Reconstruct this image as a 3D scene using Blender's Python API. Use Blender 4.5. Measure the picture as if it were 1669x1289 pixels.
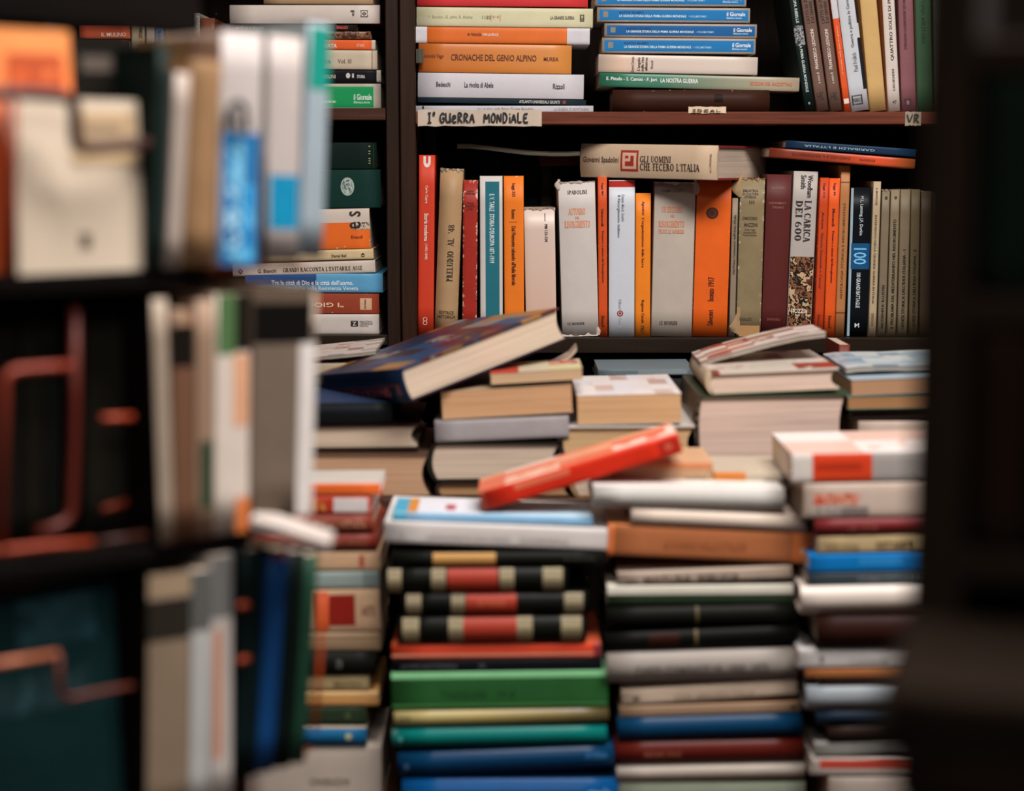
import bpy, math, random
from mathutils import Vector, Matrix
random.seed(7)
for o in list(bpy.data.objects): bpy.data.objects.remove(o)
scene = bpy.context.scene
COL = scene.collection

# ---------------------------------------------------------------- camera
F = 3000.0                       # focal length in pixels of the 1669 x 1289 frame
CX, CY = 834.5, 644.5
HORIZON = 265.0
CAMZ = 1.45
PITCH = math.atan((CY - HORIZON) / F)
cam = bpy.data.cameras.new('camera'); cam_o = bpy.data.objects.new('camera', cam); COL.objects.link(cam_o)
cam_o.location = (0, 0, CAMZ); cam_o.rotation_euler = (math.pi / 2 - PITCH, 0, 0)
cam.sensor_width = 36; cam.sensor_fit = 'HORIZONTAL'; cam.lens = F / 1669 * 36
cam.clip_start = .05
cam.dof.use_dof = True; cam.dof.focus_distance = 2.52; cam.dof.aperture_fstop = 2.05
scene.camera = cam_o
# ---------------------------------------------------------------- world, lights, exposure
w = bpy.data.worlds.new('world'); scene.world = w; w.use_nodes = True
w.node_tree.nodes['Background'].inputs[0].default_value = (.62, .72, .85, 1)
w.node_tree.nodes['Background'].inputs[1].default_value = .10
def area(name, loc, size, power, color, rot=(0, 0, 0)):
    l = bpy.data.lights.new(name, 'AREA'); l.shape = 'RECTANGLE'; l.size, l.size_y = size
    l.energy = power; l.color = color
    o = bpy.data.objects.new(name, l); COL.objects.link(o); o.location = loc; o.rotation_euler = rot
    return o
LAMPS = [((.50, 1.20), (1.3, .5), 78), ((.25, -.55), (1.3, .5), 34)]  # second lamp is unseen, added behind the camera to lift shelf shade
for (lx, ly), sz, pw in LAMPS:
    area('ceiling_lamp_light', (lx, ly, 2.60), sz, pw, (1, .945, .90))
scene.view_settings.view_transform = 'Standard'
scene.view_settings.look = 'None'
scene.view_settings.exposure = -0.22
scene.view_settings.gamma = 1.0
scene.view_settings.use_curve_mapping = False

# ---------------------------------------------------------------- materials
ALB = 1.2
def lin(h, k=None):
    k = ALB if k is None else k
    c = [int(h[i:i + 2], 16) / 255 for i in (0, 2, 4)]
    c = [(x / 12.92 if x <= .04045 else ((x + .055) / 1.055) ** 2.4) for x in c]
    return tuple(min(.86, x * k) for x in c) + (1,)
_mats = {}
def nodes(name):
    m = bpy.data.materials.new(name); m.use_nodes = True
    nt = m.node_tree; b = nt.nodes['Principled BSDF']
    return m, nt, b
def link(nt, a, b): nt.links.new(a, b)
def mixrgb(nt, fac, a, b):
    n = nt.nodes.new('ShaderNodeMix'); n.data_type = 'RGBA'
    for s, v in ((n.inputs[0], fac), (n.inputs[6], a), (n.inputs[7], b)):
        if hasattr(v, 'links'): nt.links.new(v, s)
        else: s.default_value = v
    return n.outputs[2]
def mathn(nt, op, a, b=None, clamp=False):
    n = nt.nodes.new('ShaderNodeMath'); n.operation = op; n.use_clamp = clamp
    for s, v in ((n.inputs[0], a), (n.inputs[1], b)):
        if v is None: continue
        if hasattr(v, 'links'): nt.links.new(v, s)
        else: s.default_value = v
    return n.outputs[0]
def noise(nt, vec, scale, detail=3, rough=.55):
    n = nt.nodes.new('ShaderNodeTexNoise'); n.inputs['Scale'].default_value = scale
    n.inputs['Detail'].default_value = detail; n.inputs['Roughness'].default_value = rough
    nt.links.new(vec, n.inputs['Vector']); return n.outputs['Fac']
def mapping(nt, vec, scale, loc=(0, 0, 0)):
    n = nt.nodes.new('ShaderNodeMapping'); n.inputs['Scale'].default_value = scale
    n.inputs['Location'].default_value = loc
    nt.links.new(vec, n.inputs['Vector']); return n.outputs['Vector']
def ramp(nt, fac, stops, interp='LINEAR'):
    n = nt.nodes.new('ShaderNodeValToRGB'); n.color_ramp.interpolation = interp
    e = n.color_ramp.elements
    while len(e) < len(stops): e.new(.5)
    for el, (p, c) in zip(e, stops): el.position = p; el.color = c
    nt.links.new(fac, n.inputs[0]); return n.outputs[0]
def dark(c, k): return tuple(x * k for x in c[:3]) + (1,)

def mat(h, rough=.5, soil=.14, wear=0.0, weave=0):
    """card / cloth: soiled by blotches, edges rubbed through to paper when wear > 0"""
    key = ('c', ALB, h, rough, soil, wear, weave)
    if key in _mats: return _mats[key]
    m, nt, b = nodes('cover_' + h)
    tc = nt.nodes.new('ShaderNodeTexCoord'); ob = tc.outputs['Object']
    c = lin(h)
    col = mixrgb(nt, noise(nt, ob, 38, 4), dark(c, 1 - soil), dark(c, 1 + soil * .6))
    fine = noise(nt, mapping(nt, ob, (60, 60, 700) if weave else (240, 240, 240)), 1.0 if weave else 1.2, 2)
    col = mixrgb(nt, mathn(nt, 'MULTIPLY', fine, .22 if weave else .12), col, dark(c, .62))
    if wear > 0:
        sp = nt.nodes.new('ShaderNodeSeparateXYZ'); link(nt, tc.outputs['Generated'], sp.inputs[0])
        ax = mathn(nt, 'ABSOLUTE', mathn(nt, 'SUBTRACT', sp.outputs[0], .5))
        az = mathn(nt, 'ABSOLUTE', mathn(nt, 'SUBTRACT', sp.outputs[2], .5))
        ax = mathn(nt, 'ADD', mathn(nt, 'MULTIPLY', mathn(nt, 'SUBTRACT', ax, .5), 7.0), .5)
        e = mathn(nt, 'MAXIMUM', ax, az)
        n = noise(nt, ob, 150, 5, .7)
        e = mathn(nt, 'ADD', e, mathn(nt, 'MULTIPLY', mathn(nt, 'SUBTRACT', n, .5), 1.1))
        f = mathn(nt, 'MULTIPLY', mathn(nt, 'SUBTRACT', e, .62 - .16 * wear), 14, True)
        col = mixrgb(nt, f, col, lin('d9c3ac'))
    link(nt, col, b.inputs['Base Color'])
    b.inputs['Roughness'].default_value = rough
    b.inputs['Specular IOR Level'].default_value = (.22 if rough > .4 else .14) if max(c[:3]) > .04 else .08
    bp = nt.nodes.new('ShaderNodeBump'); bp.inputs['Strength'].default_value = .12; bp.inputs['Distance'].default_value = .0006
    link(nt, fine, bp.inputs['Height']); link(nt, bp.outputs[0], b.inputs['Normal'])
    _mats[key] = m; return m
def pagemat(h):
    key = ('p', ALB, h)
    if key in _mats: return _mats[key]
    m, nt, b = nodes('pages_' + h)
    tc = nt.nodes.new('ShaderNodeTexCoord'); ob = tc.outputs['Object']
    c = lin(h)
    n1 = noise(nt, mapping(nt, ob, (4, 4, 900)), 1, 3, .7)
    n2 = noise(nt, mapping(nt, ob, (6, 6, 160)), 1, 2)
    f = mathn(nt, 'ADD', mathn(nt, 'MULTIPLY', n1, .65), mathn(nt, 'MULTIPLY', n2, .35))
    col = ramp(nt, f, [(.32, dark(c, .66)), (.5, c), (.68, dark(c, 1.1))])
    link(nt, col, b.inputs['Base Color']); b.inputs['Roughness'].default_value = .85
    b.inputs['Specular IOR Level'].default_value = .1
    bp = nt.nodes.new('ShaderNodeBump'); bp.inputs['Strength'].default_value = .3; bp.inputs['Distance'].default_value = .0008
    link(nt, n1, bp.inputs['Height']); link(nt, bp.outputs[0], b.inputs['Normal'])
    _mats[key] = m; return m
def art(hs, scale=30, seed=0.0, rough=.35, stretch=(1, 1, 1), block=None):
    """printed picture cover: irregular patches of the given inks"""
    key = ('a', ALB, tuple(hs), scale, seed, stretch, block)
    if key in _mats: return _mats[key]
    m, nt, b = nodes('printed_cover')
    tc = nt.nodes.new('ShaderNodeTexCoord')
    v = mapping(nt, tc.outputs['Object'], tuple(stretch), (seed, seed * .7, seed * 1.3))
    n = len(hs)
    if block:      # pictures and type set in rectangular fields
        sn = nt.nodes.new('ShaderNodeVectorMath'); sn.operation = 'SNAP'; sn.inputs[1].default_value = block
        link(nt, v, sn.inputs[0]); wn = nt.nodes.new('ShaderNodeTexWhiteNoise'); wn.noise_dimensions = '3D'
        link(nt, sn.outputs[0], wn.inputs['Vector'])
        f = mathn(nt, 'ADD', wn.outputs['Value'], mathn(nt, 'MULTIPLY', mathn(nt, 'SUBTRACT', noise(nt, v, scale * 3, 3), .5), .16))
        st = [(i / n, lin(h)) for i, h in enumerate(hs)]
    else:
        f = noise(nt, v, scale, 4, .62)
        st = [(0 if i == 0 else .30 + .40 * i / n, lin(h)) for i, h in enumerate(hs)]
    link(nt, ramp(nt, f, st, 'CONSTANT'), b.inputs['Base Color'])
    b.inputs['Roughness'].default_value = rough
    _mats[key] = m; return m
def grad(stops, rough=.4):
    """printed colour and painted shade that run along the length of a spine"""
    key = ('g', ALB, tuple(stops))
    if key in _mats: return _mats[key]
    m, nt, b = nodes('print_or_shade_fade')
    tc = nt.nodes.new('ShaderNodeTexCoord'); sp = nt.nodes.new('ShaderNodeSeparateXYZ')
    link(nt, tc.outputs['Generated'], sp.inputs[0])
    f = mathn(nt, 'ADD', sp.outputs[0], mathn(nt, 'MULTIPLY', mathn(nt, 'SUBTRACT', noise(nt, tc.outputs['Object'], 40), .5), .12))
    link(nt, ramp(nt, f, [(p, lin(h)) for p, h in stops]), b.inputs['Base Color'])
    b.inputs['Roughness'].default_value = rough
    _mats[key] = m; return m
def wood(h, axis=0, rough=.45, k=None):
    key = ('w', h, axis)
    if key in _mats: return _mats[key]
    m, nt, b = nodes('stained_wood')
    tc = nt.nodes.new('ShaderNodeTexCoord'); ob = tc.outputs['Object']
    s = [60, 60, 60]; s[axis] = 4
    g = noise(nt, mapping(nt, ob, tuple(s)), 1, 5, .65)
    s2 = [260, 260, 260]; s2[axis] = 10
    g2 = noise(nt, mapping(nt, ob, tuple(s2)), 1, 2)
    c = lin(h, k)
    f = mathn(nt, 'ADD', mathn(nt, 'MULTIPLY', g, .7), mathn(nt, 'MULTIPLY', g2, .3))
    col = ramp(nt, f, [(.32, dark(c, .45)), (.5, c), (.7, dark(c, 1.5))])
    spk = mathn(nt, 'MULTIPLY', mathn(nt, 'SUBTRACT', noise(nt, ob, 130, 2, .5), .76), 30, True)
    col = mixrgb(nt, mathn(nt, 'MULTIPLY', spk, .6), col, lin('b9a48c'))
    link(nt, col, b.inputs['Base Color']); b.inputs['Roughness'].default_value = rough
    b.inputs['Specular IOR Level'].default_value = .2 if max(c[:3]) > .008 else .04
    bp = nt.nodes.new('ShaderNodeBump'); bp.inputs['Strength'].default_value = .2; bp.inputs['Distance'].default_value = .001
    link(nt, f, bp.inputs['Height']); link(nt, bp.outputs[0], b.inputs['Normal'])
    _mats[key] = m; return m
def plain(h, rough=.5, metal=0.0):
    key = ('s', ALB, h, rough, metal)
    if key in _mats: return _mats[key]
    m, nt, b = nodes('ink_' + h)
    tc = nt.nodes.new('ShaderNodeTexCoord'); c = lin(h)
    link(nt, mixrgb(nt, noise(nt, tc.outputs['Object'], 300, 2), dark(c, .8), dark(c, 1.15)), b.inputs['Base Color'])
    b.inputs['Roughness'].default_value = rough; b.inputs['Metallic'].default_value = metal
    _mats[key] = m; return m

# ---------------------------------------------------------------- geometry helpers
def mobj(name, verts, faces, material, parent=None, smooth=None):
    me = bpy.data.meshes.new(name); me.from_pydata([tuple(v) for v in verts], [], faces); me.update()
    if isinstance(material, (list, tuple)):
        for x in material: me.materials.append(x)
    else: me.materials.append(material)
    if smooth is True:
        for p in me.polygons: p.use_smooth = True
    elif smooth:
        for i in smooth: me.polygons[i].use_smooth = True
    o = bpy.data.objects.new(name, me); COL.objects.link(o)
    if parent: o.parent = parent
    return o
def boxv(x0, x1, y0, y1, z0, z1, c=0.0):
    """box with chamfered edges along x when c > 0"""
    if c <= 0:
        v = [(x, y, z) for x in (x0, x1) for y in (y0, y1) for z in (z0, z1)]
        f = [(0, 1, 3, 2), (4, 6, 7, 5), (0, 4, 5, 1), (2, 3, 7, 6), (0, 2, 6, 4), (1, 5, 7, 3)]
        return v, f
    prof = [(y0 + c, z0), (y1 - c, z0), (y1, z0 + c), (y1, z1 - c), (y1 - c, z1), (y0 + c, z1), (y0, z1 - c), (y0, z0 + c)]
    v = [(x, y, z) for x in (x0, x1) for y, z in prof]; n = 8
    f = [tuple(range(n))[::-1], tuple(range(n, 2 * n))] + [(i, (i + 1) % n, n + (i + 1) % n, n + i) for i in range(n)]
    f = [t[::-1] for t in f]
    return v, f
def merge(*parts):
    V, Fc = [], []
    for v, f in parts:
        k = len(V); V += list(v); Fc += [tuple(i + k for i in t) for t in f]
    return V, Fc
def tube(pts, r, n=8, closed=False):
    pts = [Vector(p) for p in pts]; V, Fc = [], []
    m = len(pts); prev = None
    for i, p in enumerate(pts):
        a = pts[i - 1] if i > 0 else (pts[-1] if closed else p)
        b = pts[i + 1] if i < m - 1 else (pts[0] if closed else p)
        t = (b - a).normalized()
        if prev is None:
            u = t.orthogonal().normalized()
        else:
            u = (prev - t * prev.dot(t)).normalized()
        prev = u; q = t.cross(u)
        for k in range(n):
            an = 2 * math.pi * k / n
            V.append(p + (u * math.cos(an) + q * math.sin(an)) * r)
    for i in range(m if closed else m - 1):
        j = (i + 1) % m
        for k in range(n):
            Fc.append((i * n + k, i * n + (k + 1) % n, j * n + (k + 1) % n, j * n + k))
    if not closed:
        Fc.append(tuple(range(n))[::-1]); Fc.append(tuple(range((m - 1) * n, m * n)))
    return V, Fc
def roundpath(pts, r=.01, seg=5):
    """polyline with rounded corners"""
    pts = [Vector(p) for p in pts]; out = [pts[0]]
    for a, b, c in zip(pts, pts[1:], pts[2:]):
        d1 = (a - b); d2 = (c - b); rr = min(r, d1.length * .45, d2.length * .45)
        p1 = b + d1.normalized() * rr; p2 = b + d2.normalized() * rr
        for i in range(seg + 1):
            t = i / seg
            out.append(p1 * (1 - t) ** 2 + b * 2 * t * (1 - t) + p2 * t * t)
    out.append(pts[-1]); return out
def empty(name, M, label=None, cat=None, group=None):
    o = bpy.data.objects.new(name, None); COL.objects.link(o); o.matrix_world = M
    o.empty_display_size = .02
    tag(o, label, cat, group); return o
LABELS = {}
def tag(o, label=None, cat=None, group=None, kind=None):
    if label: o['label'] = label
    if cat: o['category'] = cat
    if group: o['group'] = group
    if kind: o['kind'] = kind
    return o
class Pl:
    """a vertical plane of the place: pixel -> point on it"""
    def __init__(s, pt, yaw=0):
        s.p = Vector(pt); s.n = Vector((math.sin(yaw), -math.cos(yaw), 0)); s.r = Vector((math.cos(yaw), math.sin(yaw), 0))
    def at(s, px, py):
        d = Vector((0, math.cos(PITCH), -math.sin(PITCH))) + Vector((1, 0, 0)) * ((px - CX) / F) \
            + Vector((0, math.sin(PITCH), math.cos(PITCH))) * (-(py - CY) / F)
        o = Vector((0, 0, CAMZ)); t = (s.p - o).dot(s.n) / d.dot(s.n)
        return o + d * t
    def off(s, k): # the parallel plane k metres further from the viewer
        q = Pl(s.p - s.n * k); q.n = s.n; q.r = s.r; return q
def front(d): return Pl((0, d, 0))
def frame(ex, ey, ez, loc):
    M = Matrix.Identity(4)
    for i, e in enumerate((ex, ey, ez)):
        for k in range(3): M[k][i] = e[k]
    for k in range(3): M[k][3] = loc[k]
    return M

# ---------------------------------------------------------------- books
TEXTS = []      # lettering to be made at the end
class Bk: pass
def spine_y(bk, v):
    return -bk.bulge * (1 - abs(max(-1, min(1, v))) ** bk.pw)
def make_book(M, L, T, D, xa, za, label, col, kind='p', cover=None, top=None, bot=None, pages='d8c3ae',
              wear=0.0, soil=.14, weave=0, rough=.5, name=None, group=None, torn=None, bulge=None, flaps=(), flapcol=None):
    bk = Bk(); bk.L, bk.T, bk.D, bk.xa, bk.za = L, T, D, xa, za
    hard = kind == 'h'
    bk.bulge = bulge if bulge is not None else (min(.26 * T, .009) if hard else min(.0014, T * .1))
    bk.pw = 2.2 if hard else 6
    bk.hard = hard
    nm = name or ('hardcover_book' if hard else ('magazine' if kind == 'm' else 'paperback_book'))
    root = empty(nm, M, label, 'magazine' if kind == 'm' else 'book', group)
    bk.root = root; bk.col = col
    tc = min(.0026 if hard else .0008, T * .14); ov = .003 if hard else .0006
    x0, x1 = xa, xa + L; z0, z1 = za, za + T
    def M_(c):
        return c if not isinstance(c, str) else mat(c, rough, soil, wear, weave)
    cover = cover or col
    # spine: a solid strip with rounded shoulders
    vs = [-1, -.96, -.88, -.75, -.55, -.3, 0, .3, .55, .75, .88, .96, 1]
    V = []; Fc = []; n = len(vs)
    xs = [x0 + L * i / 6 for i in range(7)]
    for x in xs:
        for v in vs:
            V.append((x, spine_y(bk, v), (z0 + z1) / 2 + v * T / 2))
    for x in xs:
        for v in vs:
            V.append((x, spine_y(bk, v) * .6 + tc, (z0 + z1) / 2 + v * (T / 2 - tc * .3)))
    m = len(xs) * n; sm = []
    for i in range(len(xs) - 1):
        for k in range(n - 1):
            a = i * n + k
            sm.append(len(Fc)); Fc.append((a, a + n, a + n + 1, a + 1)); Fc.append((m + a, m + a + 1, m + a + n + 1, m + a + n))
        for k in (0, n - 1):
            a = i * n + k; q = (a, m + a, m + a + n, a + n)
            Fc.append(q if k == 0 else q[::-1])
    for i in (0, len(xs) - 1):
        for k in range(n - 1):
            a = i * n + k; q = (a, a + 1, m + a + 1, m + a)
            Fc.append(q if i == 0 else q[::-1])
    bk.spine = mobj('spine', V, Fc, M_(col), root, sm)
    # boards
    e = 1e-4
    v, f = boxv(x0, x1, e, D, z0, z0 + tc, tc * .3); mobj('back_cover', v, f, M_(bot or cover), root)
    v, f = boxv(x0, x1, e, D, z1 - tc, z1, tc * .3)
    mobj('front_cover', v, f, M_(top or cover), root)
    # pages, fore-edge hollowed on bound books
    pz0, pz1 = z0 + tc + e, z1 - tc - e; py1 = D - ov
    hollow = bk.bulge * .9 if hard else 0
    V = []; Fc = []; K = 7
    for x in (x0 + ov, x1 - ov):
        for i in range(K):
            u = i / (K - 1) * 2 - 1; z = pz0 + (pz1 - pz0) * (u + 1) / 2
            V.append((x, spine_y(bk, u) * .6 + tc + e, z)); V.append((x, py1 - hollow * (1 - u * u), z))
    for i in range(K - 1):
        a = 2 * i; b = 2 * K
        Fc += [(a, a + 1, a + 3, a + 2), (b + a, b + a + 2, b + a + 3, b + a + 1), (a + 1, b + a + 1, b + a + 3, a + 3), (a, a + 2, b + a + 2, b + a)]
    Fc += [(0, 2 * K, 2 * K + 1, 1), (2 * K - 2, 2 * K - 1, 4 * K - 1, 4 * K - 2)]
    mobj('pages', V, Fc, pagemat(pages), root)
    if torn:
        # ragged paper standing proud along one end of the spine ('a' = low x end, 'b' = high x end)
        for end in torn:
            rnd = random.Random(label + end); ph = rnd.random() * 6; V = []; Fc = []; K = 22; h = .006
            xe = x0 if end == 'a' else x1; sg = 1 if end == 'a' else -1
            for i in range(K):
                v = i / (K - 1) * 2 - 1; z = (z0 + z1) / 2 + v * (T / 2 + .0006)
                y = spine_y(bk, v) - .0004 - rnd.random() * .0008
                w = max(0, .5 + .5 * math.sin(v * 5.1 + ph) + .4 * math.sin(v * 13.7 + 2 * ph)) * .55
                out = rnd.random() * .0022 * w if end == 'b' else 0; inn = h * w * (.5 + .5 * rnd.random()) + .0004
                V += [(xe - sg * out, y - rnd.random() * .0015, z), (xe + sg * inn, y, z)]
            for i in range(K - 1): Fc.append((2 * i, 2 * i + 1, 2 * i + 3, 2 * i + 2))
            k = len(V); V += [(x, y + .0005, z) for x, y, z in V]
            Fc += [tuple(k + j for j in q)[::-1] for q in Fc]
            mobj('torn_jacket_edge', V, Fc, mat(flapcol or 'cbb8a4', .8, .3), root)
    for fl in flaps:      # curled scraps of torn jacket: (along 0..1, side -1/1, length)
        a, sd, ln = fl; xc = x0 + a * L; zc = (z0 + z1) / 2 + sd * T / 2; rnd = random.Random(label + str(fl)); V = []; Fc = []
        for i in range(7):
            t = i / 6; xx = xc + (t - .5) * ln; wd = ln * .42 * math.sin(math.pi * min(1, t + .12)) * (.7 + .5 * rnd.random())
            V += [(xx, -.0006, zc - sd * .003), (xx, -.002 - .002 * rnd.random(), zc + sd * wd * .5), (xx + ln * .06, -.0005 + .002 * rnd.random(), zc + sd * wd)]
        for i in range(6):
            for j in (0, 1): Fc.append((3 * i + j, 3 * i + 3 + j, 3 * i + 4 + j, 3 * i + 1 + j))
        k = len(V); V += [(x, y + .0004, z) for x, y, z in V]; Fc += [tuple(k + j for j in q)[::-1] for q in Fc]
        mobj('torn_flap', V, Fc, mat(flapcol or 'cbb8a4', .8, .3), root, True)
    return bk
def shape_mesh(kind):
    """unit-box flat shapes for print: vertices (tx, ty) and faces"""
    if kind == 'rect':
        K = 12; V = [(i / 4, j / K) for i in range(5) for j in range(K + 1)]
        Fc = [(i * (K + 1) + j, (i + 1) * (K + 1) + j, (i + 1) * (K + 1) + j + 1, i * (K + 1) + j + 1) for i in range(4) for j in range(K)]
        return V, Fc
    if kind == 'oval':
        K = 20; V = [(.5, .5)] + [(.5 + .5 * math.cos(2 * math.pi * i / K), .5 + .5 * math.sin(2 * math.pi * i / K)) for i in range(K)]
        return V, [(0, 1 + i, 1 + (i + 1) % K) for i in range(K)]
    if kind == 'ring':
        K = 20; V = []
        for i in range(K):
            c, s = math.cos(2 * math.pi * i / K), math.sin(2 * math.pi * i / K)
            V += [(.5 + .5 * c, .5 + .5 * s), (.5 + .36 * c, .5 + .36 * s)]
        return V, [(2 * i, (2 * i + 2) % (2 * K), (2 * i + 3) % (2 * K), 2 * i + 1) for i in range(K)]
    if kind == 'frame':
        t = .12; V = [(0, 0), (1, 0), (1, 1), (0, 1), (t, t), (1 - t, t), (1 - t, 1 - t), (t, 1 - t)]
        return V, [(i, (i + 1) % 4, 4 + (i + 1) % 4, 4 + i) for i in range(4)]
    if kind == 'diamond':
        V = [(.5, 0), (1, .5), (.5, 1), (0, .5), (.5, .3), (.7, .5), (.5, .7), (.3, .5)]
        return V, [(i, (i + 1) % 4, 4 + (i + 1) % 4, 4 + i) for i in range(4)]
    if kind == 'U':
        K = 10; V = []
        path = [(0, 1), (0, .5)] + [(.5 - .5 * math.cos(math.pi * i / K), .5 - .5 * math.sin(math.pi * i / K)) for i in range(1, K)] + [(1, .5), (1, 1)]
        inn = [(.33, 1), (.33, .5)] + [(.5 - .17 * math.cos(math.pi * i / K), .5 - .17 * math.sin(math.pi * i / K)) for i in range(1, K)] + [(.67, .5), (.67, 1)]
        V = path + inn; n = len(path)
        return V, [(i, i + 1, n + i + 1, n + i) for i in range(n - 1)]
    if kind == 'key':   # squared spiral
        V, Fc = [], []
        for x0, y0, x1, y1 in ((.16, .66, .42, .84), (.58, .14, .84, .84), (.16, .14, .84, .46)):
            for j in range(6):
                a, b = y0 + (y1 - y0) * j / 6, y0 + (y1 - y0) * (j + 1) / 6
                k = len(V); V += [(x0, a), (x1, a), (x1, b), (x0, b)]; Fc.append((k, k + 1, k + 2, k + 3))
        return V, Fc
def put(bk, V, Fc, a0, a1, z0, z1, d, color, name, layer=1):
    """map a unit-box shape on to the spine (a = along, z = across), following its curve"""
    zc = bk.za + bk.T / 2; out = []
    for tx, ty in V:
        if d == 'u': x = a0 + (a1 - a0) * tx; z = z0 + (z1 - z0) * ty
        elif d == 'd': x = a1 - (a1 - a0) * tx; z = z1 - (z1 - z0) * ty
        elif d == 'h': x = a0 + (a1 - a0) * ty; z = z1 - (z1 - z0) * tx
        else: x = a1 - (a1 - a0) * ty; z = z0 + (z1 - z0) * tx      # 'v'
        y = spine_y(bk, (z - zc) / (bk.T / 2)) - .00010 - .00006 * layer
        out.append((x, y, z))
    return mobj(name, out, Fc, color if not isinstance(color, str) else (plain(color) if name in ('lettering', 'emblem') else mat(color)), bk.spine)
def deco(bk, items):
    for n_, it in enumerate(items):
        k = it[0]
        if k == 't':
            _, s, a0, a1, v0, v1, c, d = it
            TEXTS.append((bk, s, a0, a1, v0, v1, c, d))
        else:
            a0, a1, v0, v1, c = it[1:6]
            nm = {'b': 'spine_band', 'r': 'emblem'}.get(k, 'emblem')
            V, Fc = shape_mesh({'b': 'rect', 'r': 'rect', 'o': 'oval', 'c': 'ring', 'f': 'frame', 'd': 'diamond', 'U': 'U', 'k': 'key'}[k])
            A0, A1, Z0, Z1 = bk.loc(a0, a1, v0, v1)
            put(bk, V, Fc, A0, A1, Z0, Z1, it[6] if len(it) > 6 else 'u', c, nm, n_)
GROUP = None
def standing(label, d, top, bot, col, items=(), zb=None, D=.14, dx=0, **kw):
    """book upright: top = (xl, xr, y), bot = (xl, xr, y) of its spine in the photograph, on plane d"""
    pl = d if isinstance(d, Pl) else front(d)
    A = pl.at((bot[0] + bot[1]) / 2, bot[2]); B = pl.at((top[0] + top[1]) / 2, top[2])
    if zb is not None: A.z = zb
    ex = (B - A); L = ex.length; ex.normalize(); ey = -pl.n; ez = ex.cross(ey)
    lean = math.acos(max(-1, min(1, ex.z)))
    T = ((pl.at(top[1], top[2]) - pl.at(top[0], top[2])).length + (pl.at(bot[1], bot[2]) - pl.at(bot[0], bot[2])).length) / 2 * math.cos(lean)
    T -= .0005
    A += Vector((0, 0, 1)) * (T / 2 * math.sin(lean) + .0002)
    kw.setdefault('group', GROUP)
    bk = make_book(frame(ex, ey, ez, A), L, T, D, 0, -T / 2, label, col, **kw)
    yt, yb = top[2], bot[2]
    def loc(a0, a1, v0, v1):
        x0 = (yb - a0) / (yb - yt) * L; x1 = (yb - a1) / (yb - yt) * L
        return min(x0, x1), max(x0, x1), T / 2 - max(v0, v1) * T, T / 2 - min(v0, v1) * T
    bk.loc = loc
    deco(bk, items); return bk
def lying(label, d, x0, x1, lt, lb, rt, rb, col, items=(), face='spine', D=.145, yaw=0.0, zb=None, **kw):
    """book lying flat: the near face runs x0..x1, left end lt..lb, right end rt..rb (pixels), on plane d"""
    pl = d if isinstance(d, Pl) else front(d)
    BL = pl.at(x0, lb); BR = pl.at(x1, rb)
    T = min(pl.at(x0, lt).z - BL.z, pl.at(x1, rt).z - BR.z) - .0003
    if zb is not None:
        T += min(BL.z, BR.z) - zb; BL.z = BR.z = zb
    W = (BR - BL).length; right = (BR - BL).normalized(); inward = -pl.n
    if yaw:
        R = Matrix.Rotation(yaw, 3, 'Z'); c = (BL + BR) / 2
        right = R @ right; inward = R @ inward
        W /= math.cos(yaw); BL = c - right * W / 2; BR = c + right * W / 2
    up = right.cross(inward).normalized()
    kw.setdefault('group', GROUP)
    if face == 'spine':
        M = frame(right, inward, up, (BL + BR) / 2); L, Dd = W, D
    elif face == 'fore':
        M = frame(-right, -inward, up, (BL + BR) / 2 + inward * D); L, Dd = W, D
    elif face == 'tail':      # spine on the left
        M = frame(-inward, right, up, BL + inward * D / 2); L, Dd = D, W
    else:                     # 'tailr' spine on the right
        M = frame(inward, -right, up, BR + inward * D / 2); L, Dd = D, W
    bk = make_book(M, L, T, Dd, -L / 2, 0, label, col, **kw)
    def loc(a0, a1, v0, v1):
        f = lambda a: -L / 2 + (a - x0) / (x1 - x0) * L
        return f(min(a0, a1)), f(max(a0, a1)), T - max(v0, v1) * T, T - min(v0, v1) * T
    bk.loc = loc
    deco(bk, items); return bk
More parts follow.
